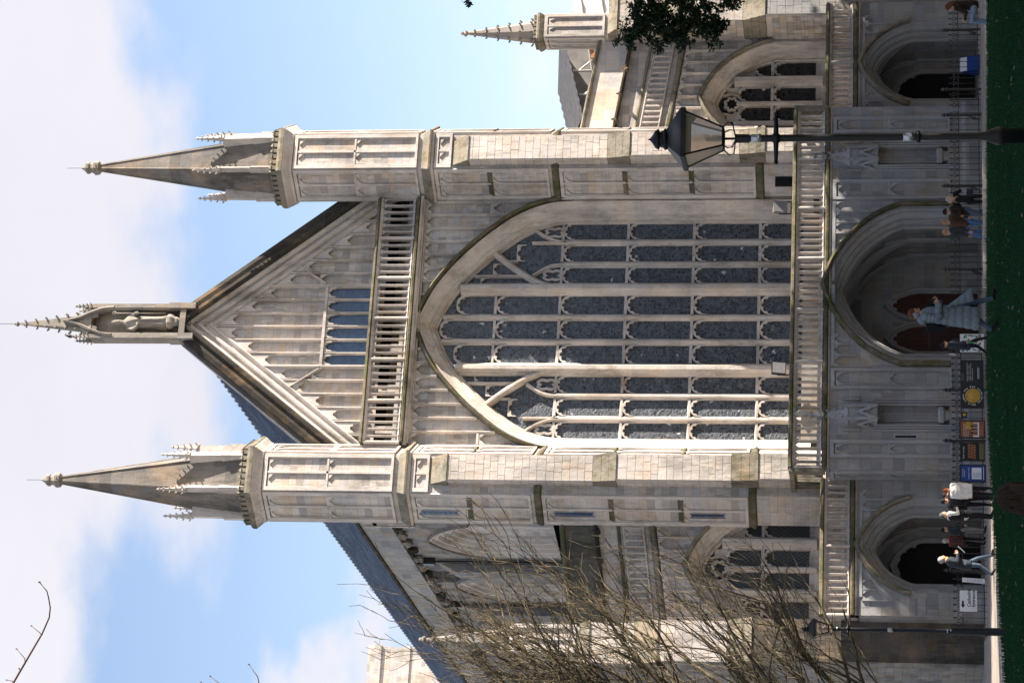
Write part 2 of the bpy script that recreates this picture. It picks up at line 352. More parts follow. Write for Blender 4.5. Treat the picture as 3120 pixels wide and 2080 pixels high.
    def build(s, name, mat, parent=None, smooth=False, kind=None, loc=None, auto=None):
        me = bpy.data.meshes.new(name); me.from_pydata(s.v, [], s.f); me.update()
        if any(s.t):
            a = me.attributes.new('tint', 'FLOAT', 'FACE'); a.data.foreach_set('value', s.t)
        mats = mat if isinstance(mat, list) else [mat]
        for q in mats: me.materials.append(M[q] if isinstance(q, str) else q)
        if smooth: me.shade_smooth() if auto is None else me.shade_smooth()
        o = bpy.data.objects.new(name, me); col.objects.link(o); o.parent = parent
        if loc is not None: o.location = loc
        if kind: o['kind'] = kind
        return o
def voussoirs(path, prof, parent, mat, L=.55, name='voussoir', seed=1):
    """moulded arch cut radially into separate stones"""
    w_ = MB(); w_.sweep(path, prof, flip=True, cap=False); m = len(prof); n = len(path); i0 = 0; run = 0; rr = random.Random(seed)
    for i in range(n-1):
        run += math.hypot(path[i+1][0]-path[i][0], path[i+1][1]-path[i][1])
        if run >= L or i == n-2:
            q = MB(); q.tint = rr.uniform(.05, 1); vs = w_.v[i0*m:(i+2)*m]; k = i+1-i0
            q.add(vs, [(a*m+b+1, (a+1)*m+b+1, (a+1)*m+b, a*m+b) for a in range(k) for b in range(m-1)]); q.build(name, mat, parent); i0 = i+1; run = 0
def resample(path, L):
    out = [path[0]]
    for a, b in zip(path, path[1:]):
        d = math.hypot(b[0]-a[0], b[1]-a[1]); k = max(1, int(round(d/L)))
        out += [(a[0]+(b[0]-a[0])*j/k, a[1]+(b[1]-a[1])*j/k) for j in range(1, k+1)]
    return out
def empty(name, loc=(0, 0, 0), rz=0):
    o = bpy.data.objects.new(name, None); col.objects.link(o); o.location = loc; o.rotation_euler = (0, 0, rz); o.empty_display_size = .3; return o
def tag(o, label=None, cat=None, group=None, kind=None):
    for k, v in (('label', label), ('category', cat), ('group', group), ('kind', kind)):
        if v: o[k] = v
    return o
def copy_tree(o, parent=None):
    c = o.copy(); col.objects.link(c); c.parent = parent
    for ch in [q for q in bpy.data.objects if q.parent == o]: copy_tree(ch, c)
    return c
def mirror(o, parent=None):
    """copy of a part tree mirrored across X=0 (geometry is baked, normals flipped)"""
    c = o.copy(); col.objects.link(c); c.parent = parent
    if o.data is not None:
        me = o.data.copy(); me.transform(Matrix.Diagonal((-1, 1, 1, 1))); me.flip_normals(); c.data = me
    c.location.x = -o.location.x
    for ch in [q for q in bpy.data.objects if q.parent == o]: mirror(ch, c)
    return c
def stones(parent, mat, M4, w, h, ch, sw, seed, single=True, proud=.010, depth=.014, name='stone'):
    """coursed ashlar on a rectangle (local x 0..w, z 0..h, outward = -y): each stone its own block with a joint round it"""
    rr = random.Random(seed); z = 0; mb = MB(); mb.m = M4; out = []
    while z < h-.05:
        c = min(ch*rr.uniform(.85, 1.2), h-z); x = -rr.uniform(0, .6)*sw*(rr.random() < .8)
        while x < w-.02:
            l = sw*rr.uniform(.7, 1.45); x0 = max(0, x); x1 = min(w, x+l); x += l
            if x1-x0 < .06: continue
            if w-x1 < .1: x1 = w; x = w
            g = .0026; p = proud*rr.random(); b = .0055
            bb = MB() if single else mb
            bb.m = M4; bb.tint = rr.uniform(.05, 1)
            a0, a1, c0, c1 = x0+g, x1-g, z+g, z+c-g
            bb.add([(a0, 0, c0), (a1, 0, c0), (a1, 0, c1), (a0, 0, c1), (a0+b, -depth-p, c0+b), (a1-b, -depth-p, c0+b), (a1-b, -depth-p, c1-b), (a0+b, -depth-p, c1-b)],
                   [(4, 5, 6, 7), (0, 1, 5, 4), (1, 2, 6, 5), (2, 3, 7, 6), (3, 0, 4, 7)])
            if single: bb.build(name, mat, parent)
        z += c
    if not single: return mb.build('stonework', mat, parent, kind='stuff')
# ================================================================== the cathedral
CATH = tag(empty('cathedral', (0, 0, 0)), 'gothic limestone cathedral west front with great traceried window and twin spired turrets', 'cathedral')
def smooth(pts, n=6):
    P = [np.array(p, float) for p in pts]; out = []
    for i in range(len(P)-1):
        a = P[max(i-1, 0)]; b = P[i]; c = P[i+1]; d = P[min(i+2, len(P)-1)]
        for j in range(n):
            t = j/n; out.append(tuple(.5*((2*b)+(c-a)*t+(2*a-5*b+4*c-d)*t*t+(3*b-a-3*c+d)*t**3)))
    out.append(tuple(P[-1])); return out
def full(half):                      # right half (bottom -> apex) to a left-to-right path
    return [(-x, z) for x, z in half]+[(x, z) for x, z in half[::-1][1:]]
def arch_half(w, z0, zs, za, n=10, p=.82):
    """pointed arch: jamb from z0 to the spring zs, then curve to apex za; tight at the haunch, flatter above"""
    h = [(w, z0)]
    for i in range(n+1):
        t = i/n; a = t*PI/2
        x = w*(.62*math.cos(a)+.38*(1-t)); z = zs+(za-zs)*(.62*math.sin(a)+.38*t)
        h.append((x, z))
    return h
def face_m(c, n_ang, ap, z=0):
    n = Vector((math.cos(n_ang), math.sin(n_ang), 0)); d = -n; x = Vector((d.y, -d.x, 0)); o = Vector((c[0], c[1], z))+n*ap
    return Matrix(((x.x, d.x, 0, o.x), (x.y, d.y, 0, o.y), (0, 0, 1, o.z), (0, 0, 0, 1)))
WEST = -PI/2
# ---------------- great window
INN = smooth([(4.75, 16.5), (4.68, 17.35), (4.42, 18.15), (4.05, 18.82), (3.6, 19.42), (3.1, 20.0), (2.5, 20.6), (1.8, 21.2), (1.0, 21.72), (0, 22.15)], 4)
INN = [(4.75, 6.6)]+INN
GW = full(INN)
def gz(x):                            # height of the inner arch above x
    x = abs(x); q = INN[1:]
    for (a, b), (c, d) in zip(q, q[1:]):
        if c <= x <= a: return b+(d-b)*(a-x)/max(1e-6, a-c)
    return 16.5
def arch_mould(name, path, prof, mat, parent):
    mb = MB(); mb.sweep(path, prof, flip=True, cap=False); return mb.build(name, mat, parent)
gw = MB(); gw.box(-5.4, 5.4, .85, 1.2, 6.3, 6.9)
GWIN = gw.build('great_window', 'weathered', CATH)
voussoirs(resample(GW, .5), [(0, 1.05), (0, .80), (.04, .74), (.08, .74), (.10, .6), (.16, .48), (.23, .46), (.25, .36), (.30, .30), (.40, .24), (.52, .10), (.58, .03), (.60, -.06), (.66, -.1), (.70, -.04), (.72, 0.02)], GWIN, 'carved', .5)
arch_mould('hood_mould', [(-x, z) for x, z in INN[1:]]+[(x, z) for x, z in INN[1:][::-1][1:]], [(.73, .05), (.73, -.30), (.77, -.34), (.83, -.30), (.86, -.18), (.87, .05)], 'moss', GWIN)
LX = [4.75, 4.05, 3.763, 3.049, 2.764, 2.057, 1.499, .684, .402]
lights = [(-LX[0], -LX[1]), (-LX[2], -LX[3]), (-LX[4], -LX[5]), (-LX[6], -LX[7]), (-LX[8], LX[8]), (LX[7], LX[6]), (LX[5], LX[4]), (LX[3], LX[2]), (LX[1], LX[0])]
TR = [8.8, 11.54, 14.3, 17.05, 19.75]
def gbar(path, w, y0=.74, y1=.95, name='mullion', parent=GWIN):
    mb = MB(); mb.bar(path, w, y0, y1); return mb.build(name, 'carved', parent)
for i in range(8):                   # mullions
    a, b = lights[i][1], lights[i+1][0]; xm = (a+b)/2; w = b-a
    if i in (2, 5):
        mb = MB(); h = w/2; zt = gz(xm)+.02
        mb.sweep([(xm, 6.6), (xm, zt)], [(-h, 1.0), (-h, .78), (-h*.8, .72), (-h*.62, .68), (-h*.5, .56), (-h*.3, .46), (h*.3, .46), (h*.5, .56), (h*.62, .68), (h*.8, .72), (h, .78), (h, 1.0)], seg=.7)
        mb.build('mullion', 'carved', GWIN)
    else:
        zt = gz(xm) if i in (3, 4) else (18.9 if i in (1, 6) else 17.6)
        if i in (0, 7): zt = 17.0
        if i in (1, 6): zt = 17.0
        gbar([(xm, 6.6), (xm, zt)], w)
for i, (a, b) in enumerate(lights):  # transoms, foiled heads, panes
    side = i in (0, 1, 2, 6, 7, 8); w = b-a
    tr = TR[:4] if side else TR
    for z in tr:
        mb = MB(); mb.add([(a-.02, .79, z-.055), (b+.02, .79, z-.055), (b+.02, .79, z+.025), (a-.02, .79, z+.025), (a-.02, .9, z-.055), (b+.02, .9, z-.055), (b+.02, .885, z+.075), (a-.02, .885, z+.075)],
                          [(0, 1, 2, 3), (3, 2, 6, 7), (0, 4, 5, 1), (4, 7, 6, 5)])
        mb.build('transom', 'carved', GWIN)
        hd = MB(); hd.head(a, b, z-.05-w*.64, z-.05, .79, .89, 5, .12, ring=.065); hd.build('cusped_head', 'carved', GWIN)
    zs = [7.0]+tr
    for z0, z1 in zip(zs, zs[1:]):
        mb = MB(); mb.add([(a-.03, .9, z0), (b+.03, .9, z0), (b+.03, .9, z1), (a-.03, .9, z1)], [(0, 1, 2, 3)]); mb.build('pane', 'glass', GWIN)
    if not side:                     # top row under the arch
        zl, zr = gz(a), gz(b); zc = gz((a+b)/2); zh = min(zl, zr)
        mb = MB(); mb.add([(a-.03, .9, 19.75), (b+.03, .9, 19.75), (b+.03, .9, zr+.1), (0 if i == 4 else (a+b)/2, .9, zc+.15), (a-.03, .9, zl+.1)], [(0, 1, 2, 3, 4)]); mb.build('pane', 'glass', GWIN)
        hd = MB(); zt = zh-.02 if i != 4 else zh+.06
        hd.head(a, b, zt-w*.66, zt, .78, .89, 5, .12, ring=.085); hd.build('cusped_head', 'carved', GWIN)
# tracery of the side bays
tb = MB()
for s in (-1, 1):
    big = smooth([(1.80*s, 16.5), (1.84*s, 17.3), (2.05*s, 18.0), (2.5*s, 18.75), (3.0*s, 19.42), (3.42*s, 19.95)], 4)
    tb = MB(); tb.bar(big, .27, .58, .95); tb.build('tracery_bar', 'carved', GWIN)
    sm = smooth([(3.9*s, 16.9), (3.98*s, 17.35), (4.2*s, 17.85), (4.5*s, 18.25)], 3)
    tb = MB(); tb.bar(sm, .17, .72, .95); tb.build('tracery_bar', 'carved', GWIN)
    dg = smooth([(2.91*s, 16.95), (2.86*s, 17.4), (2.7*s, 17.8), (2.4*s, 18.25)], 3)
    tb = MB(); tb.bar(dg, .17, .72, .95); tb.build('tracery_bar', 'carved', GWIN)
    tb = MB(); tb.bar([(3.9*s, 16.9), (3.9*s, 18.35)], .14, .72, .95); tb.build('tracery_bar', 'carved', GWIN)
    tb = MB(); tb.bar([(2.38*s, 18.5), (2.38*s, gz(2.38))], .15, .72, .95); tb.build('tracery_bar', 'carved', GWIN)
    tb = MB(); tb.bar([(3.4*s, 17.0), (3.4*s, 17.0+.01)], .1, .6, .95)
    for (xc, zc, rx, rz) in ((2.42, 17.42, .24, .42), (4.36, 17.42, .22, .42)):   # vesica eyelets with cusps
        tb = MB(); pts = []
        for j in range(28):
            a = 2*PI*j/28; q = 1-.32*(abs(math.cos(2*a))**6)
            pts.append((xc*s+rx*math.cos(a)*q, zc+rz*math.sin(a)*q))
        tb.sweep(pts, [(-.05, .9), (-.05, .8), (.05, .8), (.05, .9)], closed=True); tb.build('eyelet', 'carved', GWIN)
    for a, b, zt in ((1.50+.02+.42, 2.30, 20.45), (2.46, 2.95, 19.95), (3.05, 3.82, 18.98)):
        x0, x1 = sorted((a*s, b*s)); hd = MB(); hd.head(x0, x1, zt-.38, zt, .8, .89, 3, .13); hd.build('cusped_head', 'carved', GWIN)
    for x0, x1 in ((1.76, 2.4), (2.4, 2.9), (2.9, 3.9), (3.9, 4.7)):
        n = 6; vs = []
        for j in range(n+1):
            x = (x0+(x1-x0)*j/n)*s; vs += [(x, .9, 17.05), (x, .9, gz(x)+.05)]
        mb = MB(); mb.add(vs, [(2*j, 2*j+2, 2*j+3, 2*j+1) for j in range(n)]); mb.build('pane', 'glass', GWIN)
    # stone filling where the bars meet the arch
    tb = MB(); tb.bar([(3.05*s, 18.9), (3.05*s, 19.45)], .12, .72, .95)
    tb.build('tracery_bar', 'carved', GWIN)
# sill
mb = MB(); mb.prism([(-4.9, 6.2), (4.9, 6.2), (4.9, 7.0), (-4.9, 7.0)], .3, 1.2); mb.build('window_sill', 'weathered', GWIN)
# ---------------- nave west wall with blind panelling above the arch
HOODP = [(-x, z) for x, z in INN[1:]]+[(x, z) for x, z in INN[1:][::-1][1:]]
def offset(path, o):
    mb = MB(); mb.sweep(path, [(o, 0), (o, 1)], cap=False); return [(mb.v[i][0], mb.v[i][2]) for i in range(0, len(mb.v), 2)]
OUT = offset(HOODP, .72)
wall = MB()
vs = []
for x, z in OUT: vs += [(x, .02, z), (x, .02, 23.0)]
wall.add(vs, [(2*i, 2*i+2, 2*i+3, 2*i+1) for i in range(len(OUT)-1)])
for s in (-1, 1): wall.add([(s*5.46, .02, 6), (s*7.2, .02, 6), (s*7.2, .02, 23), (s*5.46, .02, 23)], [(0, 1, 2, 3)])
NW = wall.build('nave_wall', 'stone', CATH)
q = MB(); q.box(-7, 7, 1.0, 1.5, 5.9, 7.0); q.build('base_wall', 'blackwall', NW)  # blackened stone paints in the shade seen through the gallery gaps
OUT2 = offset(HOODP, .92)
def hood_z(x):
    for (a, b), (c, d) in zip(OUT2, OUT2[1:]):
        if a <= x <= c: return b+(d-b)*(x-a)/max(1e-6, c-a)
    return 17.0
for k in range(-9, 10):
    x = .6*k
    if abs(x) < 1.0: continue
    rb = MB(); rb.bar([(x, max(17.0, hood_z(x)-.05)), (x, 22.8)], .11, -.17, .02); rb.build('rib', 'carved', NW)
for k in range(-9, 9):
    x0, x1 = .6*k+.05, .6*k+.55; hz = max(hood_z(x0), hood_z(x1))
    if 22.72-.42 < hz-.1: continue
    hd = MB(); hd.head(x0, x1, 22.3, 22.75, -.13, .02, 3, .12); hd.build('cusped_head', 'carved', NW)
    if min(abs(x0), abs(x1)) > 4.7:
        rl = MB(); rl.box(x0, x1, -.15, .02, 19.95, 20.05); rl.head(x0, x1, 19.45, 19.95, -.13, .02, 3, .12); rl.build('cusped_head', 'carved', NW)
fr = MB(); fr.box(-5.5, 5.5, -.2, .02, 22.74, 22.86); fr.build('rail', 'carved', NW)
# ---------------- balustrades
def balustrade(name, x0, x1, z0, z1, yf, n, per, parent, stone_m='carved', base='moss', cop='moss', sill=.22):
    """open parapet: base string, bars with foiled heads, coping"""
    st = MB(); st.sweep([(x0, z0), (x1, z0)], [(-.06, yf+.3), (-.09, yf-.05), (-.05, yf-.2), (.03, yf-.21), (.12, yf-.02), (.12, yf+.35)], seg=1.1)
    bs = st.build('string_course', base, parent)
    st = MB(); st.sweep([(x0, z0), (x1, z0)], [(-.26, yf+.3), (-.24, yf+.06), (-.18, yf+.02), (-.15, yf-.08), (-.09, yf-.12), (-.085, yf+.3)], seg=1.1); st.build('cornice', stone_m, parent)
    cp = MB(); cp.sweep([(x0, z1), (x1, z1)], [(-.06, yf+.3), (-.06, yf-.1), (-.02, yf-.16), (.06, yf-.12), (.11, yf), (.11, yf+.3)], seg=1.1); cp.build('coping', cop, parent)
    cp = MB(); cp.sweep([(x0, z1), (x1, z1)], [(-.18, yf+.25), (-.17, yf-.02), (-.1, yf-.06), (-.062, yf-.08), (-.062, yf+.25)], seg=1.1); cp.build('top_rail', stone_m, parent)
    pitch = (x1-x0)/n; nb = n//per
    for q in range(nb):
        pm = MB()
        for i in range(per):
            a = x0+pitch*(q*per+i)
            wb = .055 if i else .13; y0 = yf-.03 if i else yf-.09
            pm.sweep([(a, z0+.1), (a, z1-.1)], [(-wb/2, yf+.22), (-wb/2, y0+.05), (-wb*.2, y0), (wb*.2, y0), (wb/2, y0+.05), (wb/2, yf+.22)])
            pm.head(a+.02, a+pitch-.02, z1-.16-pitch*.9, z1-.15, yf+.03, yf+.16, 3, .11, np_=12, ring=.05)
        a = x0+pitch*q*per; b = a+pitch*per
        pm.add([(a, yf-.08, z0+.14), (b, yf-.08, z0+.14), (b, yf+.26, z0+sill+.1), (a, yf+.26, z0+sill+.1)], [(0, 1, 2, 3)])
        pm.build('panel', stone_m, parent)
    return bs
GB = MB(); GB.box(-5.5, 5.5, -.5, 1.0, 22.86, 23.0); GB = GB.build('gable_gallery', 'stone', CATH)
balustrade('g', -5.4, 5.4, 23.05, 24.72, -.45, 36, 6, GB)
# ---------------- gable
SL = 1.29
rake = lambda x: 31.6-SL*abs(x)
g = MB(); g.box(-5.7, 5.7, .6, 1.2, 22.9, 23.7); g.box(-8, 8, 2.6, 2.9, 22.9, 25); g.box(-8, -7.6, .6, 2.7, 22.9, 25); g.box(7.6, 8, .6, 2.7, 22.9, 25); g.box(-5.7, 5.7, .6, 2.9, 22.85, 22.95)
for x_ in (-4.5, -2.7, -.9, .9, 2.7, 4.5): g.box(x_-.16, x_+.16, .6, 1.2, 23.7, 24.5)
g.box(-8, 8, .6, 2.7, 24.45, 24.6); g.prism([(-6.3, 24.45), (6.3, 24.45), (6.3, 33.9-SL*6.3), (0, 33.7), (-6.3, 33.9-SL*6.3)], .58, 2.9)
GAB = g.build('gable', 'stone', CATH)
RK = [(-6.0, rake(6.0)), (0, 31.6), (6.0, rake(6.0))]
mb = MB(); mb.sweep(RK, [(0, .6), (0, .4), (.06, .34), (.13, .38), (.17, .47), (.27, .47), (.30, .32), (.36, .25), (.44, .27), (.48, .38), (.56, .40), (.6, .24), (.66, .16), (.74, .12), (.76, .2)], flip=True, cap=False); mb.build('raking_moulding', 'carved', GAB)
mb = MB(); mb.sweep(RK, [(.72, .3), (.72, -.02), (.8, -.12), (.92, -.1), (1.0, .04), (1.18, .0), (1.36, .06), (1.42, .2), (1.42, 1.35), (1.2, 1.4)], flip=True, cap=False); mb.build('coping', 'dark', GAB)
for k in range(-9, 10):
    x = .6*k; main = abs(k) == 3
    rb = MB(); rb.bar([(x, 24.7), (x, rake(x)+.05)], .15 if main else .12, .34 if main else .4, .6); rb.build('rib', 'carved', GAB)
for k in range(-9, 9):
    x0, x1 = .6*k+.06, .6*k+.54; zo = rake(max(abs(x0), abs(x1))); 
    hd = MB()
    if zo > 25.3:
        hd.head(x0, x1, zo-.5, zo, .44, .58, 3, .12)
        if x0*x1 > 0:
            xi = x0 if abs(x0) < abs(x1) else x1; xo = x1 if xi == x0 else x0
            hd.add([(xo, .44, zo), (xi, .44, zo), (xi, .44, rake(xi))], [(0, 1, 2)])
            bt = MB(); bt.bar([(xi, zo+.02), (xo, zo-.0)], .05, .4, .5)
        hd.build('cusped_head', 'carved', GAB)
for s in (-1, 1):
    db = MB(); db.bar([(1.85*s, 26.9), (2.72*s, 28.15)], .11, .36, .6); db.build('brace', 'carved', GAB)
    for k in (3, 4):
        x0, x1 = sorted((s*(.6*k+.06), s*(.6*k+.54))); hd = MB(); zt = 27.35 if k == 3 else 27.9
        if k == 3: hd.head(x0, x1, zt-.6, zt-.1, .44, .58, 3, .12); hd.build('cusped_head', 'carved', GAB)
gwn = MB(); gwn.box(-1.9, 1.9, .36, .6, 26.84, 26.96)
GWD = gwn.build('gable_window', 'carved', GAB); gwn = MB(); gwn.box(-1.9, 1.9, .3, .6, 24.6, 24.82); gwn.build('sill', 'carved', GWD)
for k in range(-3, 3):
    x0, x1 = .6*k+.06, .6*k+.54
    hd = MB(); hd.head(x0, x1, 26.3, 26.85, .42, .58, 5, .12); hd.build('cusped_head', 'carved', GWD)
    mb = MB(); mb.add([(x0-.02, .57, 24.8), (x1+.02, .57, 24.8), (x1+.02, .57, 26.86), (x0-.02, .57, 26.86)], [(0, 1, 2, 3)]); mb.build('pane', 'glass_skytint', GWD)
# ---------------- niche on the gable apex
def crocket(mb, p, d, s):
    """small leafy knob leaning out along d"""
    p = Vector(p); d = Vector(d).normalized()
    mb.blob(tuple(p+d*s*.5+Vector((0, 0, s*.1))), (s*.55, s*.55, s*.42), 6, 4, .25)
    mb.blob(tuple(p+d*s*.95+Vector((0, 0, s*.45))), (s*.42, s*.42, s*.38), 6, 4, .3)
def spirelet(mb, c, r, z0, z1, n=4, ph=PI/4, rows=4, cs=.12, fin=.12, tip=.02):
    mb.lathe([(r, z0), (tip+.02, z1-fin*1.5), (tip, z1-fin)], n, (c[0], c[1], 0), ph)
    for i in range(rows):
        t = (i+.5)/(rows+.3); rr_ = r*(1-t)+.02*t
        for j in range(n):
            a = 2*PI*j/n+ph; d = (math.cos(a), math.sin(a), .2)
            crocket(mb, (c[0]+rr_*d[0], c[1]+rr_*d[1], z0+(z1-fin-z0)*t), d, cs*(1-.35*t))
    mb.blob((c[0], c[1], z1-fin*.9), (fin*.75, fin*.75, fin*.4), 6, 4, .2); mb.blob((c[0], c[1], z1-fin*.3), (fin*.4, fin*.4, fin*.45), 6, 4, .15)
nm = MB(); Y0 = -.2
nm.box(-.62, .62, Y0+.58, Y0+.78, 32.9, 36.9)                         # back slab
nm.box(-.6, .6, Y0+.04, Y0+.8, 32.75, 33.0); nm.box(-.74, .74, Y0+.3, Y0+.8, 32.6, 33.0)
for s in (-1, 1):
    nm.box(s*.68-.12, s*.68+.12, Y0-.02, Y0+.78, 32.35, 33.5); nm.box(s*.68-.085, s*.68+.085, Y0+.03, Y0+.74, 33.5, 36.85)
    nm.box(s*.56-.03, s*.56+.03, Y0+.05, Y0+.4, 33.0, 36.4)
NICHE = nm.build('niche', 'weathered', CATH)
pn = MB(); pn.lathe([(.10, 32.9), (.10, 32.95), (.2, 33.1), (.22, 33.2), (.3, 33.32), (.33, 33.4), (.33, 33.5), (.27, 33.55)], 8, (0, Y0+.18, 0), PI/8); pn.build('pedestal', 'weathered', NICHE)
for s in (-1, 1):
    for yy in (Y0+.12, Y0+.66):
        q = MB(); spirelet(q, (s*.68, yy), .1, 36.85, 37.65, 4, PI/4, 4, .07, .08); q.build('pinnacle', 'weathered', NICHE)
gb = MB(); ah = smooth([(.6, 35.9), (.55, 36.35), (.38, 36.85), (.17, 37.3), (0, 37.85)], 4); gp = full(ah)
gb.sweep(gp, [(-.05, Y0+.4), (-.05, Y0+.06), (0, Y0-.04), (.07, Y0-.02), (.09, Y0+.06), (.09, Y0+.6)], flip=True)
gb.head(-.56, .56, 36.05, 36.95, Y0+.12, Y0+.24, 3, .16)
gb.add([(-.3, Y0+.13, 36.9), (.3, Y0+.13, 36.9), (0, Y0+.13, 37.6)], [(0, 1, 2)])
for t in (.2, .5, .8):
    for s in (-1, 1): i = int(t*(len(ah)-1)); crocket(gb, (s*(ah[i][0]+.06), Y0+.1, ah[i][1]+.05), (s, 0, .5), .12)
gb.box(-.6, .6, Y0+.1, Y0+.74, 36.85, 37.2)
gb.build('gablet', 'weathered', NICHE)
q = MB(); spirelet(q, (0, Y0+.42), .42, 37.2, 40.35, 4, PI/4, 6, .13, .16); q.build('spirelet', 'weathered', NICHE)
q = MB(); q.tube([(0, Y0+.42, 40.2), (0, Y0+.42, 41.3)], .012, 4); q.build('lightning_rod', 'iron', NICHE)
# ---------------- turrets
HC = 1.35; HS = 2*HC*math.tan(PI/6)
def hexr(ap): return ap/math.cos(PI/6)
def panelled(mb, m4, w, z0, z1, rows, cols=2, d=.09, head=.42, mg=.16, ledges=None):
    mb.m = m4; hw = w/2; i0, i1 = -hw+mg, hw-mg
    mb.box(-hw+.004, i0, -d, .01, z0, z1); mb.box(i1, hw-.004, -d, .01, z0, z1); mb.box(i0, i1, -d, .01, z1-.14, z1); mb.box(i0, i1, -d, .01, z0, z0+.1)
    mb.box(i0, i0+.035, -d*.6, .01, z0, z1); mb.box(i1-.035, i1, -d*.6, .01, z0, z1)
    cw = (i1-i0)/cols
    for c in range(1, cols): mb.box(i0+cw*c-.045, i0+cw*c+.045, -d*.8, .01, z0, z1)
    zs = [z0+.1]+rows+[z1-.14]
    for a, b in zip(zs, zs[1:]):
        for c in range(cols): mb.head(i0+cw*c+.045, i0+cw*(c+1)-.045, b-head-.06, b-.05, -d*.6, .01, 3, .1, np_=14)
    for zr in rows:
        if ledges is not None:
            for c in range(cols):
                lq = MB(); lq.m = m4; ledges.append(lq); lq.hexa([(i0+cw*c+.05, -d*1.5, zr-.07), (i0+cw*(c+1)-.05, -d*1.5, zr-.07), (i0+cw*(c+1)-.05, .01, zr-.07), (i0+cw*c+.05, .01, zr-.07), (i0+cw*c+.05, -d*1.2, zr-.01), (i0+cw*(c+1)-.05, -d*1.2, zr-.01), (i0+cw*(c+1)-.05, .01, zr+.16), (i0+cw*c+.05, .01, zr+.16)])
        mb.box(i0, i1, -d*.8, .01, zr-.06, zr+.02)
    mb.m = Matrix.Identity(4)
def make_turret(xc):
    yc = -.2; c = (xc, yc)
    mb = MB(); ph = 0.
    mb.lathe([(hexr(HC), 5.0), (hexr(HC), 28.75)], 6, (xc, yc, 0), ph)
    T = mb.build('turret', 'stone', CATH)
    pm = MB(); lm = []
    for k in (-2, -1, 0, 1, 2):
        m4 = face_m(c, WEST+k*PI/3, HC)
        pm2 = pm
        panelled(pm, m4, HS, 23.05, 28.35, [25.75], 2, .1)
        if k in (-2, -1, 1, 2):
            panelled(pm, m4, HS, 17.5, 22.3, [19.95], 2, .09, ledges=lm)
            panelled(pm, m4, HS, 8.95, 17.05, [11.55, 14.3], 2, .09, ledges=lm)
        else:
            panelled(pm, m4, HS, 21.6, 22.3, [], 2, .09, head=.35)
    pm.build('blind_panelling', 'carved', T); [l_.build('ledge', 'moss', T) for l_ in lm]
    def ring(name, z, prof, mat):
        q = MB(); q.lathe([(hexr(HC+o), z+dz) for o, dz in prof], 6, (xc, yc, 0), ph); return q.build(name, mat, T)
    ring('string_course', 22.3, [(.0, 0), (.12, .06), (.16, .16)], 'carved'); ring('string_course', 22.46, [(.22, 0), (.24, .08), (.12, .22), (.02, .4)], 'mossy')
    ring('string_course', 17.05, [(.0, 0), (.11, .05), (.13, .12), (.02, .32)], 'moss'); ring('string_course', 8.6, [(0, 0), (.11, .05), (.13, .12), (.02, .32)], 'moss')
    ring('cornice', 28.4, [(.1, 0), (.13, .1), (.3, .3), (.34, .38)], 'carved'); ring('cornice', 28.78, [(.36, 0), (.36, .14), (.3, .24), (.2, .28)], 'mossy')
    bt = MB()
    for k in range(6):
        m4 = face_m(c, WEST+k*PI/3, HC+.24); bt.m = m4; ww = HS+.24; n = 7
        for i in range(n):
            a = -ww/2+ww*(i+.15)/n; bt.box(a, a+ww*.62/n, 0, .2, 28.98, 29.26); bt.add([(a-.01, -.03, 29.24), (a+ww*.62/n+.01, -.03, 29.24), (a+ww*.62/n+.01, .22, 29.24), (a-.01, .22, 29.24), (a+ww*.31/n, .1, 29.38)], [(0, 1, 4), (1, 2, 4), (2, 3, 4), (3, 0, 4)])
        bt.box(-ww/2+.06, ww/2-.06, .06, .2, 28.9, 29.08)
    bt.build('battlement', 'mossy', T)
    q = MB(); q.lathe([(hexr(1.28), 29.0), (hexr(1.02), 31.3), (.17, 37.15), (.13, 37.3)], 6, (xc, yc, 0), ph)
    for k in range(6):        # ridge rolls on the arrises
        a = k*PI/3+ph; e = Vector((math.cos(a), math.sin(a), 0)); q.tube([Vector((xc, yc, 29.1))+e*hexr(1.27), Vector((xc, yc, 31.3))+e*hexr(1.01), Vector((xc, yc, 37.2))+e*.16], [.07, .06, .035], 5)
    q.build('spire', 'grey', T)
    q = MB(); q.lathe([(.16, 37.2), (.3, 37.3), (.31, 37.5), (.22, 37.58), (.2, 37.68), (.26, 37.74), (.26, 37.84), (.1, 38.0), (.02, 38.12)], 8, (xc, yc, 0), PI/8)
    for j in range(4): crocket(q, (xc+.2*math.cos(j*PI/2), yc+.2*math.sin(j*PI/2), 37.35), (math.cos(j*PI/2), math.sin(j*PI/2), 0), .09)
    q.build('finial', 'weathered', T)
    q = MB(); q.tube([(xc, yc, 38.0), (xc, yc, 38.75)], .01, 4); q.build('lightning_rod', 'iron', T)
    for k in range(6):
        a = k*PI/3+ph; px, py = xc+1.44*math.cos(a), yc+1.44*math.sin(a)
        q = MB(); rz = Matrix.Translation((px, py, 0)) @ Matrix.Rotation(a, 4, 'Z')
        q.m = rz; q.box(-.42, .15, -.135, .135, 28.95, 30.2); q.hexa([(-.3, -.105, 30.2), (.1, -.105, 30.2), (.1, .105, 30.2), (-.3, .105, 30.2), (-.35, -.1, 31.55), (.08, -.1, 31.55), (.08, .1, 31.55), (-.35, .1, 31.55)])
        q.m = Matrix.Translation((px, py, 0)) @ Matrix.Rotation(a, 4, 'Z')
        for (dx, dy) in ((.04, 0),): spirelet(q, (dx, dy), .14, 31.5, 32.75, 4, PI/4, 4, .085, .1)
        q.blob((.04, 0, 31.6), (.16, .16, .1), 6, 4, .2)
        q.build('pinnacle', 'carved', T)
    return T
TR_ = make_turret(7.07); TL_ = mirror(TR_, CATH)
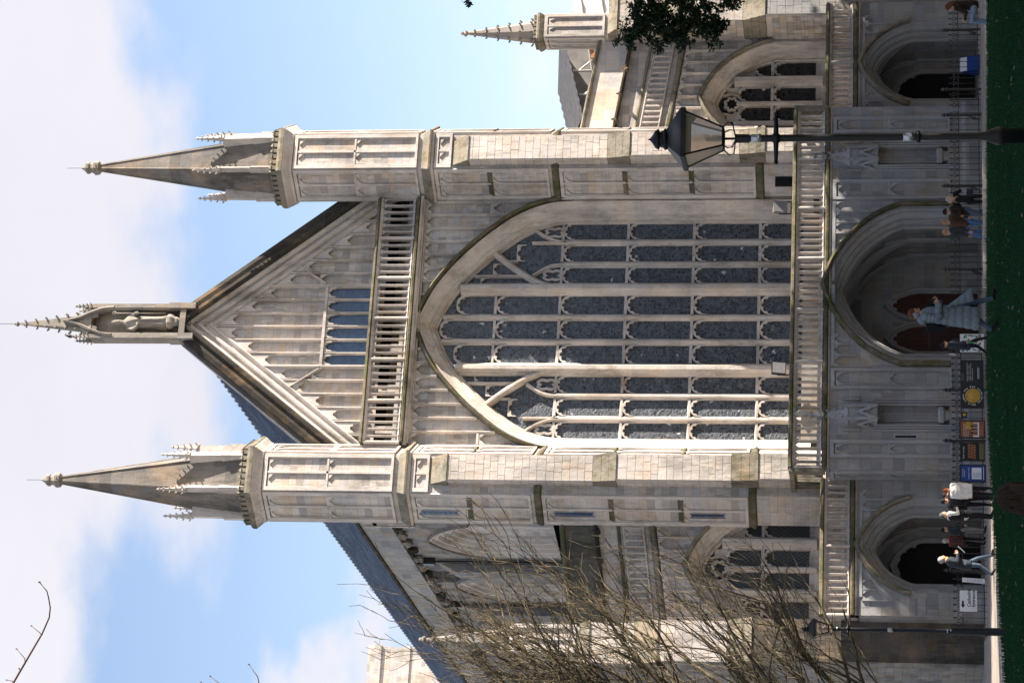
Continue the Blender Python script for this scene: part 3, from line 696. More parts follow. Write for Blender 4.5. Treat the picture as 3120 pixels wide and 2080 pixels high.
def make_buttress(s):
    xa, xb = (6.43, 7.48) if s > 0 else (-7.48, -6.43)
    yw = -1.5; ys = [-2.12, -2.36, -2.6]; zs = [(5.9, 8.56, 9.56), (9.56, 14.1, 15.0), (15.0, 20.85, 21.6)]
    B = None
    mb = MB()
    for (z0, z1, z2), y, yn in zip(zs, ys[::-1], [ys[1], ys[0], -1.55]):
        mb.box(xa, xb, y+.014, yw, z0, z1)
    B = mb.build('buttress', 'stone', CATH)
    for (z0, z1, z2), y, yn in zip(zs, ys[::-1], [ys[1], ys[0], -1.5]):
        wm = MB(); n = 3
        for i in range(n):           # weathering: overlapping slabs
            t0, t1 = i/n, (i+1)/n; za = z1+(z2-z1)*t0; zb = z1+(z2-z1)*t1; ya = y+(yn-y)*t0-.05; yb = y+(yn-y)*t1
            e = .06*(1-i*.2)
            wm.hexa([(xa-e, ya, za-.05), (xb+e, ya, za-.05), (xb+e, yw, za-.05), (xa-e, yw, za-.05), (xa-e+.02, yb-.03, zb-.01), (xb+e-.02, yb-.03, zb-.01), (xb+e-.02, yw, zb-.01), (xa-e+.02, yw, zb-.01)])
        wm.build('weathering', 'mossy', B)
        stones(B, 'rubble' if False else 'carved', Matrix.Translation((xa, y+.014, z0)), xb-xa, z1-z0-.05, .31, .46, 11+int(z0)+s, True)
        m4 = Matrix.Translation((xa, yw, z0)) @ Matrix.Rotation(-PI/2, 4, 'Z')
        stones(B, 'carved', m4, yw-y-.02, z1-z0-.05, .31, .42, 31+int(z0)+s, False)
    return B
make_buttress(1); make_buttress(-1)
# slit windows in the left turret's north-west face
for z0, z1, off in ((19.9+.6, 22.0, -.28), (15.1, 16.6, -.28), (9.9, 11.2, -.28)):
    q = MB(); q.m = face_m((-7.07, -.2), WEST-PI/3, HC+.012); q.add([(-.29-.05, 0, z0), (-.29+.06, 0, z0), (-.29+.06, 0, z1), (-.29-.05, 0, z1)], [(0, 1, 2, 3)])
    q.add([(-.4, -.03, z0-.06), (-.4, -.03, z1+.06), (-.36, -.03, z1+.06), (-.36, -.03, z0-.06), (-.21, -.03, z0-.06), (-.21, -.03, z1+.06), (-.17, -.03, z1+.06), (-.17, -.03, z0-.06)], [(3, 2, 1, 0), (7, 6, 5, 4)])
    q.build('slit_window', 'glass_skytint', TL_)
q = MB(); q.box(5.62, 5.9, -1.0, -.9, 7.45, 8.15); q.m = face_m((7.07, -.2), WEST-PI/3, HC+.02); q.box(-.2, .22, 0, .02, 7.2, 8.15); q.build('louvre_opening', 'black', TR_)
def wall_arch(mb, path, o, x0, x1, z0, z1, yf):
    ot = offset(path, o); vs = []
    for x, z in ot[1:-1]: vs += [(x, yf, z), (x, yf, z1)]
    n = len(ot)-2; mb.add(vs, [(2*i, 2*i+2, 2*i+3, 2*i+1) for i in range(n-1)])
    for a, b in ((x0, ot[1][0]), (ot[-2][0], x1)): mb.add([(a, yf, z0), (b, yf, z0), (b, yf, z1), (a, yf, z1)], [(0, 1, 2, 3)])
# ---------------- nave behind: roof, flank, clerestory
nv = MB()
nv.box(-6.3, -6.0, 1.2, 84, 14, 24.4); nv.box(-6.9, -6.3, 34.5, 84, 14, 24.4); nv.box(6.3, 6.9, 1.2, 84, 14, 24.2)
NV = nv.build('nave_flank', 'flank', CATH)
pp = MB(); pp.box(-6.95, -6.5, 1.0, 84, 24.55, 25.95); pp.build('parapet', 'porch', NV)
pp = MB(); pp.box(-7.05, -6.45, 1.0, 84, 25.95, 26.08); pp.build('parapet_coping', 'dark', NV)
cb = MB(); cb.box(-7.05, -6.6, 1.0, 84, 24.45, 24.58); cb.build('cornice', 'dark', NV)
for i in range(24):
    y = 2.2+i*1.25; q = MB(); q.blob((-7.06, y, 24.28), (.2, .24, .22), 7, 5, .3); q.build('corbel', 'dark' if i % 3 == 0 else 'weathered', NV)
rf = MB(); rf.add([(-6.45, 1.2, 25.6), (0, 1.2, 33.0), (0, 85, 33.0), (-6.45, 85, 25.6), (6.45, 1.2, 25.6), (6.45, 85, 25.6)], [(0, 3, 2, 1), (1, 2, 5, 4)])
ROOF = rf.build('nave_roof', 'lead', CATH)
sm = MB()
for i in range(130):                 # lead rolls
    y = 1.4+i*.64; e = R.uniform(-.03, .03)
    sm.tube([(-6.45, y, 25.62), (-.02, y+e, 33.03)], [.05, .045], 5); sm.box(-.09, .09, y-.16, y+.16, 33.0, 33.07)
sm.build('lead_rolls', 'lead', ROOF, kind='stuff')
q = MB(); q.box(-5.9, -5.3, 17.2, 18.1, 26.5, 26.75); q.build('roof_hatch', 'dark', ROOF)
for i, yc in enumerate((8.4, 15.9, 23.2, 30.6)):
    m4 = Matrix.Translation((-6.9, yc, 0)) @ Matrix.Rotation(-PI/2, 4, 'Z')
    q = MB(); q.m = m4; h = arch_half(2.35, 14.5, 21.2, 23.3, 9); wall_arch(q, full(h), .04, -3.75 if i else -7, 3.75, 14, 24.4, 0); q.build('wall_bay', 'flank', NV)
    q = MB(); q.m = m4
    pr = []
    for k_ in range(5):
        o_ = .05-k_*.27; d_ = k_*.13; pr += [(o_, d_), (o_-.03, d_-.06), (o_-.09, d_-.07), (o_-.13, d_), (o_-.17, d_+.07), (o_-.25, d_+.1)]
    q.sweep(full(h), pr[::-1], flip=True, cap=False)
    W_ = q.build('clerestory_window', 'carved', NV)
    q = MB(); q.m = m4; q.sweep([(a, b) for a, b in full(h)[1:-1]], [(.05, .03), (.06, -.14), (.12, -.16), (.17, .03)], flip=True, cap=False); q.build('hood_mould', 'weathered', W_)
    q = MB(); q.m = m4
    hh = [(x*.48, z-1.0 if j else z) for j, (x, z) in enumerate(h)]
    q.add([(x, .58, z) for x, z in full(hh)], [tuple(range(2*len(hh)-1))]); q.build('blind_panel', 'stone', W_)
    q = MB(); q.m = Matrix.Translation((-6.9, yc+3.72, 0)) @ Matrix.Rotation(-PI/2, 4, 'Z'); q.box(-.5, .5, -.55, .02, 14, 22.6); q.hexa([(-.5, -.55, 22.6), (.5, -.55, 22.6), (.5, .02, 22.6), (-.5, .02, 22.6), (-.5, -.1, 23.5), (.5, -.1, 23.5), (.5, .02, 23.5), (-.5, .02, 23.5)]); q.build('buttress', 'flank', NV)
    q = MB(); q.tube([(-7.05, yc+3.0, 24.2), (-7.05, yc+3.0, 14)], .07, 6); q.box(-7.2, -6.9, yc+2.8, yc+3.2, 23.6, 24.1); q.build('downpipe', 'iron', NV)
tw = MB(); tw.box(-7, 6.96, 85, 99, 20, 41.2); tw.box(-7.1, 7.06, 84.9, 99.1, 39.0, 39.3); tw.box(-7.1, 7.06, 84.9, 99.1, 35.6, 35.85); tw.box(-7.15, 7.1, 84.85, 99.1, 41.2, 42.2)
tw.box(-1.2, 1.2, 84.9, 85.1, 36.5, 38.5)
TOW = tw.build('central_tower', 'stone', CATH)
# ---------------- aisle west walls
def aisle(s):
    XC = 10.16; HB = lambda x: -.14*(abs(x)-8.8)
    Sh = Matrix.Identity(4); Sh[2][0] = -.14*s; Sh[2][3] = .14*8.8     # slope down outwards
    half = arch_half(1.98, 6.2, 8.25, 10.72, 10)
    path = [(x+XC*s, z) for x, z in full(half)]; hp = path[1:-1]
    ot = offset(hp, .62); top = 16.3
    wl = MB(); vs = []
    for x, z in ot: vs += [(x, 0, z), (x, 0, top+HB(x))]
    wl.add(vs, [(2*i, 2*i+2, 2*i+3, 2*i+1) for i in range(len(ot)-1)])
    for a, b in ((8.3, XC-2.59), (XC+2.59, 13.4)):
        x0, x1 = sorted((a*s, b*s)); wl.add([(x0, 0, 4), (x1, 0, 4), (x1, 0, top+HB(x1)), (x0, 0, top+HB(x0))], [(0, 1, 2, 3)])
    x0, x1 = sorted((8.3*s, 13.4*s)); wl.add([(x0, .02, top+HB(x0)), (x1, .02, top+HB(x1)), (x1, .9, top+HB(x1)), (x0, .9, top+HB(x0))], [(0, 1, 2, 3)])
    wl.box(x0, x1, .75, 1.1, 4, 6.6)
    A = wl.build('aisle_wall', 'stone', CATH)
    wd = MB(); wd.box(min(path[0][0], path[-1][0])-.3, max(path[0][0], path[-1][0])+.3, .7, 1.0, 6.0, 6.4); W = wd.build('aisle_window', 'carved', A)
    voussoirs(resample(path, .45), [(0, .95), (0, .62), (.05, .56), (.1, .6), (.13, .45), (.2, .4), (.26, .3), (.45, .14), (.52, .04), (.55, -.04), (.6, -.05), (.63, .02)], W, 'carved', .45, seed=4+s)
    mb = MB(); mb.sweep(hp, [(.61, .05), (.61, -.26), (.66, -.3), (.74, -.24), (.8, .03)], flip=True, cap=False); mb.build('hood_mould', 'mossy', W)
    def az(dx):
        q = half[1:]
        for (a, b), (c, d) in zip(q, q[1:]):
            if c-1e-6 <= abs(dx) <= a: return b+(d-b)*(a-abs(dx))/max(1e-6, a-c)
        return 8.25
    gm = 'glass2' if s > 0 else 'glassgrey'
    L = [(-1.95, -1.3), (-.80, -.11), (.11, .80), (1.3, 1.95)]
    for a, b in L:
        a += XC*s; b += XC*s; z1 = min(az(a-XC*s), az(b-XC*s))
        zt = 9.85 if abs((a+b)/2-XC*s) < 1 else 9.15
        for u, v in ((6.4, 8.43), (8.43, zt+.1)):
            q = MB(); q.add([(a-.03, .8, u), (b+.03, .8, u), (b+.03, .8, v), (a-.03, .8, v)], [(0, 1, 2, 3)]); q.build('pane', gm, W)
        for zz in (8.38, zt):
            q = MB(); q.head(a, b, zz-.5, zz, .6, .78, 5, .12, ring=.08); q.build('cusped_head', 'carved', W)
        q = MB(); q.box(a, b, .56, .82, 8.36, 8.48); q.build('transom', 'carved', W)
    q = MB()
    for a, b, y0, zt in ((-1.3, -.80, .36, az(1.05)), (-.11, .11, .5, 9.9), (.80, 1.3, .36, az(1.05))):
        q = MB(); h = (b-a)/2; xm = XC*s+(a+b)/2
        q.sweep([(xm, 6.3), (xm, zt)], [(-h, .85), (-h, .6), (-h*.6, .55), (-h*.4, y0), (h*.4, y0), (h*.6, .55), (h, .6), (h, .85)]); q.build('mullion', 'carved', W)
    q = MB(); pts = []                 # multifoil in the head
    for j in range(48):
        a = 2*PI*j/48; r = .36*(1-.22*abs(math.cos(4*a))**3); pts.append((XC*s+r*math.cos(a), 10.12+r*math.sin(a)))
    q.sweep(pts, [(0, .82), (0, .62), (.09, .62)], closed=True, flip=True); q.build('foiled_eye', 'carved', W)
    q = MB(); pth = [(-.82, 9.85), (-.82, az(.82)), (-.4, az(.4)), (0, 10.75), (.4, az(.4)), (.82, az(.82)), (.82, 9.85)]
    q.add([(XC*s+x, .83, z) for x, z in pth], [tuple(range(6, -1, -1))]); q.build('pane', gm, W)
    for sg in (-1, 1):
        q = MB(); q.bar([(XC*s+sg*.02, 9.6), (XC*s+sg*.35, 9.78), (XC*s+sg*.5, 10.1), (XC*s+sg*.42, 10.5)], .09, .6, .84)
        q.build('tracery_bar', 'carved', W); q = MB(); q.add([(XC*s+sg*x, .7, z) for x, z in ((.45, 9.8), (.8, 9.8), (.8, 10.3), (.5, 10.35))], [(0, 1, 2, 3)])
        q.build('spandrel', 'carved', W); q = MB(); q.add([(XC*s+sg*x, .72, z) for x, z in ((1.3, 9.15), (1.95, 9.1), (1.95, 9.4), (1.3, 10.0))], [(0, 1, 2, 3)])
        q.build('spandrel', 'carved', W)
    # blind panels over the arch, under a sloping string
    ot2 = offset(hp, .8)
    def hz(x):
        for (a, b), (c, d) in zip(ot2, ot2[1:]):
            if a <= x <= c: return b+(d-b)*(x-a)/max(1e-6, c-a)
        return 8.2
    n = 8; p = 4.3/n
    for i in range(n+1):
        x = s*(8.6+p*i); z0 = max(8.2, hz(x)-.03); z1 = 12.55+HB(x)
        if z1-z0 < .2: continue
        q = MB(); q.bar([(x, z0), (x, z1)], .1, -.15, .02); q.build('rib', 'carved', A)
    for i in range(n):
        x0, x1 = sorted((s*(8.6+p*i+.045), s*(8.6+p*(i+1)-.045)))
        if 12.05+HB(x1) < max(hz(x0), hz(x1))-.1: continue
        q = MB(); q.m = Sh; q.head(x0, x1, 12.1, 12.58, -.12, .01, 3, .11); q.build('cusped_head', 'carved', A)
    x0, x1 = sorted((8.3*s, 12.92*s))
    for z, hgt, pr, mt in ((12.62, .26, .2, 'mossy'), (13.08, .1, .12, 'carved'), (13.86, .1, .12, 'carved'), (14.05, .14, .1, 'mossy' if s > 0 else 'moss'), (14.92, .18, .26, 'dark')):
        q = MB(); q.m = Sh; q.sweep([(x0, z), (x1, z)], [(0, .02), (.02, -pr*.6), (hgt*.3, -pr), (hgt*.7, -pr), (hgt, -.02)]); q.build('string_course', mt, A)
    q = MB(); q.m = Sh
    nb = 17
    for i in range(nb):
        a = 8.5+4.4*i/nb; b = a+4.4/nb; xa, xb = sorted((a*s, b*s))
        q.box(xa-.03, xa+.03, -.1, .01, 13.15, 13.88); q.head(xa+.03, xb-.03, 13.62, 13.88, -.08, .01, 3, .1, np_=10)
    q.build('frieze', 'carved', A)
    if s < 0:
        q = MB(); q.m = Sh; q.box(x0, x1, -.13, -.01, 13.1, 13.16); q.build('frieze_sill', 'carved', A)
    pm = 'rubble' if s > 0 else 'blackwall'
    q = MB(); q.m = Sh; q.box(x0, x1, -.06, .5, 15.08, 16.3); q.build('parapet', pm, A)
    q = MB(); q.m = Sh; q.sweep([(x0, 16.3), (x1, 16.3)], [(0, .6), (0, -.16), (.08, -.18), (.2, .1), (.22, .6)]); q.build('coping', 'mossy' if s > 0 else 'moss', A)
    for i in range(4):                # grotesques along the cornice
        x = s*(9.0+i*1.2); z = 15.0+HB(x); q = MB(); q.blob((x, -.28, z-.06), (.11, .13, .10), 7, 5, .35); q.blob((x-.05*s, -.4, z-.1), (.07, .1, .06), 6, 4, .3); q.blob((x+.1, -.24, z+.04), (.05, .05, .12), 6, 4, .3); q.build('grotesque', 'dark', A)
    # corner buttress
    xa, xb = sorted((12.9*s, 14.5*s)); bm = MB(); sec = ((0, 8.7, 9.6, -2.2, -1.75), (9.6, 12.3, 13.2, -1.75, -1.2), (13.2, 15.0, 15.4, -1.2, -.75))
    for z0, z1, z2, y, yn in sec: bm.box(xa, xb, y+.014, 1.6, z0, z1)
    bm.box(xa, xb, -.7, 1.6, 15.0, 15.35)
    Bt = bm.build('corner_buttress', 'stone', CATH)
    for z0, z1, z2, y, yn in sec:
        q = MB()
        for i in range(3):
            t0, t1 = i/3, (i+1)/3; za = z1+(z2-z1)*t0; zb = z1+(z2-z1)*t1; ya = y+(yn-y)*t0-.06; yb = y+(yn-y)*t1; e = .06
            q.hexa([(xa-e, ya, za-.06), (xb+e, ya, za-.06), (xb+e, 1.5, za-.06), (xa-e, 1.5, za-.06), (xa-e+.03, yb-.03, zb-.01), (xb+e-.03, yb-.03, zb-.01), (xb+e-.03, 1.5, zb-.01), (xa-e+.03, 1.5, zb-.01)])
        q.build('weathering', 'mossy', Bt)
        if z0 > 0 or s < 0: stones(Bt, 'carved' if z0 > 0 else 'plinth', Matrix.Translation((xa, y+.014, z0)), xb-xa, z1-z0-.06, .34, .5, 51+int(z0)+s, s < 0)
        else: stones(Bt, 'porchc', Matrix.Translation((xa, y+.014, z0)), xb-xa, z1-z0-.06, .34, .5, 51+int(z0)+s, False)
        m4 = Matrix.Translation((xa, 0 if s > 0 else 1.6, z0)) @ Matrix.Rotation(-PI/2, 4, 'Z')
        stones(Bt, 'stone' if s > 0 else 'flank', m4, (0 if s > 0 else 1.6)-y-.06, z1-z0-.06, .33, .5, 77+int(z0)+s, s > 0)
    # pinnacle
    px0, px1 = sorted((12.9*s, 13.95*s)); pxc = (px0+px1)/2
    pm_ = MB(); pm_.box(px0, px1, -.5, .55, 15.3, 18.2)
    Pn = pm_.build('pinnacle', 'stone', CATH)
    q = MB()
    for k in (-1, 0, 1): panelled(q, face_m((pxc, .025), WEST+k*PI/2, .525), 1.05, 15.55, 18.15, [], 2, .07, .55, .1)
    q.build('blind_panelling', 'carved', Pn)
    q = MB(); q.lathe([(.72, 18.15), (.8, 18.22), (.88, 18.36), (.88, 18.44), (.8, 18.5)], 4, (pxc, .025, 0), PI/4)
    for k in range(4):
        q.m = face_m((pxc, .025), WEST+k*PI/2, .56)
        for i in range(6): q.box(-.56+.19*i, -.56+.19*i+.11, 0, .1, 18.45, 18.62)
    q.m = Matrix.Identity(4); q.build('battlement', 'mossy', Pn)
    q = MB(); spirelet(q, (pxc, .025), .52, 18.45, 21.85, 8, PI/8, 6, .11, .22, .05); q.build('spirelet', 'weathered', Pn)
    # lean-to roof and flank wall
    q = MB(); ax, bx = (6.8*s, 14.2*s); q.add([(ax, .6, 17.3), (bx, .6, 15.2), (bx, 84, 15.2), (ax, 84, 17.3)], [(0, 1, 2, 3) if s < 0 else (3, 2, 1, 0)]); q.build('aisle_roof', 'lead', CATH)
    fx0, fx1 = sorted((13.3*s, 13.9*s)); q = MB(); q.box(fx0, fx1, 1.6, 80, 0, 15.6)
    for y in (9.2, 16.7, 24.2): q.box(fx0-(1.1 if s < 0 else 0), fx1+(1.1 if s > 0 else 0), y-.6, y+.6, 0, 13)
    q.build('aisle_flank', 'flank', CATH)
    return A
aisle(1); aisle(-1)
# ---------------- porches
def porch_arch(parent, xc, half, yf, prof, hoodo, mat, hoodm):
    path = [(x+xc, z) for x, z in full(half)]
    voussoirs(resample(path, .4), prof, parent, mat, .45, seed=int(xc*3)+9)
    hp_ = path[1:-1] if xc else [(path[1][0], 1.2)]+path[1:-1]+[(path[-2][0], 1.2)]
    q = MB(); q.sweep(hp_, [(hoodo-.12, yf+.05), (hoodo-.12, yf-.2), (hoodo-.05, yf-.24), (hoodo+.06, yf-.12), (hoodo+.08, yf+.03)], flip=True, cap=False); q.build('hood_mould', hoodm, parent)
    return path
def ribs(mb, X, zs, za, ya, yb, xc=0, n=9, w=.085):
    """transverse and diagonal vault ribs between shafts at ya and yb"""
    def arc(x0, y0, x1, y1, k=n):
        p = []
        for i in range(k+1):
            t = i/k; a = t*PI/2; p.append((xc+x0+(x1-x0)*(1-(.62*math.cos(a)+.38*(1-t))), y0+(y1-y0)*(1-(.62*math.cos(a)+.38*(1-t))), zs+(za-zs)*(.62*math.sin(a)+.38*t)))
        return p
    ym = (ya+yb)/2
    for sg in (-1, 1):
        for y0 in (ya, yb):
            for tx, ty in ((0, y0), (0, ym), (0, (y0+ym)/2), (sg*X*.45, ym)): mb.tube(arc(sg*X, y0, tx, ty), w, 5)
    mb.tube([(xc, ya, za-.02), (xc, yb, za-.02)], w, 5)
def porch(xc, half, X, yf, yi, yb, zs, za, parent):
    """porch room behind an arch: side walls, vault with ribs, wall shafts, blind tracery"""
    hb = arch_half(X, -.05, zs, za, 10); path = [(x+xc, z) for x, z in full(hb)]
    q = MB(); vs = []
    for x, z in path: vs += [(x, yi, z), (x, yb, z)]
    q.add(vs, [(2*i, 2*i+1, 2*i+3, 2*i+2) for i in range(len(path)-1)]); q.build('porch_vault', 'porch', parent)
    q = MB(); nb = 2 if yb-yi > 2.5 else 1; L = (yb-yi)/nb
    for i in range(nb): ribs(q, X-.05, zs-.2, za-.04, yi+L*i+.12, yi+L*(i+1)-.12, xc)
    for sg in (-1, 1):
        for i in range(nb+1):
            y = min(max(yi+L*i, yi+.1), yb-.1)
            for dy in (-.14, 0, .14): q.tube([(xc+sg*(X-.04), y+dy, 0), (xc+sg*(X-.04), y+dy, zs-.15)], .075, 6)
            q.blob((xc+sg*(X-.05), y, zs-.15), (.12, .16, .06), 8, 4)
        for i in range(nb*2):
            y0 = yi+L/2*i+.12; y1 = yi+L/2*(i+1)-.12
            q.m = Matrix.Translation((xc+sg*(X-.02), 0, 0)) @ Matrix.Rotation(sg*PI/2, 4, 'Z')
            a, b = sorted((sg*y0, sg*y1)); q.head(a, b, zs-.55, zs+.02, -.08, 0, 5, .12); q.head(a, b, zs+.0, zs+.5, -.08, 0, 3, .12); q.m = Matrix.Identity(4)
    q.build('vault_ribs', 'porchc', parent)
# central porch
pw = MB(); YF = -4.2
ch = arch_half(2.62, 0, 2.95, 5.32, 12)
wall_arch(pw, full(ch), .62, -5.0, 5.0, 0, 5.75, YF)
for s in (-1, 1):
    x0, x1 = sorted((5.8*s, 7.55*s)); pw.box(x0, x1, YF, -3.4, 0, 5.75)
    x0, x1 = sorted((5.0*s, 5.8*s)); pw.box(x0, x1, YF, -3.4, 0, 1.25); pw.box(x0, x1, YF, -3.4, 4.75, 5.75); pw.box(x0, x1, -3.88, -3.4, 1.25, 4.75)
    x0, x1 = sorted((3.3*s, 5.0*s)); pw.box(x0, x1, YF+.005, -3.4, 0, 5.75)
    x0, x1 = sorted((7.3*s, 7.55*s)); pw.box(x0, x1, -3.4, .0, 0, 5.75)
pw.box(-7.5, 7.5, YF+.05, 1.0, 5.72, 5.84)
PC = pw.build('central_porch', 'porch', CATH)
porch_arch(PC, 0, ch, YF, [(-.0, -3.3), (0, -3.42), (.06, -3.5), (.12, -3.48), (.14, -3.6), (.22, -3.72), (.28, -3.7), (.3, -3.82), (.4, -3.9), (.46, -3.98), (.48, -4.1), (.54, -4.16), (.6, -4.14), (.64, YF+.01)], .74, 'porchc', 'moss')
porch(0, ch, 2.9, YF, -3.45, 0, 2.95, 5.42, PC)
for s in (-1, 1):
    for x0, x1 in ((3.52, 4.38), (6.42, 7.12)):
        a, b = sorted((x0*s, x1*s)); q = MB(); q.m = Matrix.Translation(((a+b)/2, YF, 0)); panelled(q, Matrix.Translation(((a+b)/2, YF, 0)), b-a, 1.15, 5.72, [3.55], 1, .1, .55, .12); q.build('blind_panelling', 'porchc', PC)
    q = MB(); panelled(q, face_m((0, -3.6), 0 if s > 0 else PI, 7.55), .95, 1.15, 5.72, [3.55], 1, .1, .55, .12); q.build('blind_panelling', 'porchc', PC)
    # spandrel panels over the arch
    for i in range(7):
        x0 = .25+i*.46; a, b = sorted((x0*s, (x0+.46)*s))
        hz_ = max([z for x, z in offset(full(ch), .8) if a-.1 <= x <= b+.1] or [3])
        if hz_ > 5.2: continue
        q = MB(); q.head(a+.03, b-.03, 5.22, 5.62, YF-.07, YF, 3, .11); q.box(a-.02, a+.03, YF-.08, YF, hz_, 5.62); q.build('cusped_head', 'porchc', PC)
    q = MB(); a, b = sorted((.1*s, 3.45*s)); q.box(a, b, YF-.09, YF, 5.6, 5.72); q.build('rail', 'porchc', PC)
    q = MB(); a, b = sorted((3.3*s, 7.7*s)); q.box(a, b, YF-.18, -3.4, -.2, .55); q.hexa([(a, YF-.18, .55), (b, YF-.18, .55), (b, YF+.1, .55), (a, YF+.1, .55), (a, YF-.02, .72), (b, YF-.02, .72), (b, YF+.1, .72), (a, YF+.1, .72)]); q.build('plinth', 'porch', PC)
    # niche: jamb shafts, canopy, corbel
    nx = 5.4*s; q = MB()
    for o in (-.62, -.52, -.42, .42, .52, .62): q.tube([(nx+o, YF-.03, .6), (nx+o, YF-.03, 4.1)], .042, 5)
    for o in (-.14, .14): q.tube([(nx+o, -3.9, 1.25), (nx+o, -3.9, 4.6)], .035, 5)
    NI = q.build('statue_niche', 'porchc', PC)
    q = MB(); q.lathe([(.12, 1.0), (.2, 1.3), (.22, 1.4), (.33, 1.48), (.34, 1.62), (.3, 1.68)], 8, (nx, YF+.05, 0), PI/8); q.box(nx-.12, nx+.12, YF-.1, YF+.2, .5, 1.2); q.build('corbel', 'porchc', NI)
    q = MB(); q.lathe([(.5, 3.95), (.55, 4.05), (.42, 4.12), (.4, 5.0), (.46, 5.06), (.3, 5.3)], 6, (nx, YF+.08, 0), 0)
    for k in (-1, 0, 1):
        m4 = face_m((nx, YF+.08), WEST+k*PI/3, .46); q.m = m4
        q.sweep(full([(.24, 3.95), (.2, 4.12), (.1, 4.35), (0, 4.62)]), [(-.03, .05), (-.03, -.06), (.05, -.06), (.05, .05)], flip=True); q.head(-.22, .22, 3.98, 4.35, -.02, .03, 3, .14)
        for t in (.25, .55): 
            for g_ in (-1, 1): crocket(q, (g_*.22*(1-t), -.02, 4.0+t*.6), (g_, 0, .6), .08)
        q.m = Matrix.Identity(4)
    for k in range(-2, 4):
        a = WEST+(k-.5)*PI/3; px, py = nx+.5*math.cos(a), YF+.08+.5*math.sin(a); q.box(px-.045, px+.045, py-.045, py+.045, 3.92, 4.75); spirelet(q, (px, py), .055, 4.72, 5.25, 4, PI/4, 4, .055, .05)
    for o in (-.62, .62): spirelet(q, (nx+o, YF-.04), .06, 4.6, 5.3, 4, PI/4, 5, .055, .05)
    spirelet(q, (nx, YF+.05), .3, 5.1, 6.75, 6, 0, 5, .1, .12); q.build('canopy', 'porchc', NI)
q = MB(); q.box(-6.3, -6.22, YF-.012, YF+.02, 2.5, 3.28); q.build('slit_opening', 'black', PC)
q = MB(); q.box(-6.36, -6.16, YF-.008, YF+.02, 2.42, 3.36); q.build('slit_surround', 'porchc', PC)
# doors in the central porch
q = MB(); q.box(-3.0, 3.0, 0, .3, -.1, 5.6); BW = q.build('porch_back_wall', 'porch', PC)
for s in (-1, 1):
    dx = .72*s; hd = arch_half(.52, 0, 2.35, 3.45, 8)
    q = MB(); q.sweep([(x+dx, z) for x, z in full(hd)], [(0, .0), (0, -.06), (.06, -.12), (.1, -.2), (.16, -.24), (.2, -.2), (.24, -.02)], flip=True, cap=False); q.build('door_surround', 'porchc', BW)
    q = MB(); q.add([(x+dx, -.02, z) for x, z in full(hd)], [tuple(range(2*len(hd)-1))[::-1]])
    for i in range(5): q.box(dx-.5+.2*i+.005, dx-.5+.2*i+.19, -.05, -.02, .05, 2.5)
    D = q.build('door', 'red', PC)
    q = MB(); q.m = Matrix.Translation((0, -.06, 0)); q.head(dx-.52, dx+.52, 2.5, 3.45, 0, .04, 5, .16); q.build('cusped_head', 'porchc', BW)
    q = MB()
    for z in (.5, 1.9): q.box(dx-.45, dx+.3, -.065, -.05, z, z+.06)
    q.build('strap_hinge', 'iron', D)
GC = MB(); GC.box(-7.55, 7.55, YF+.02, YF+.4, 5.7, 5.9); GC = GC.build('porch_gallery', 'porch', CATH)
balustrade('p', -7.5, 7.5, 5.92, 7.2, YF+.06, 56, 8, GC, 'carved')
for x in (-7.55, 7.55):
    q = MB(); q.box(x-.12, x+.12, YF-.02, YF+.4, 5.9, 7.25)
    for i in range(11):
        y = YF+.4+i*.3; q.box(x-.05, x+.05, y+.2, y+.28, 6.0, 7.1)
    q.box(x-.14, x+.14, YF, -1.4, 7.08, 7.26); q.build('end_post', 'mossy', GC)
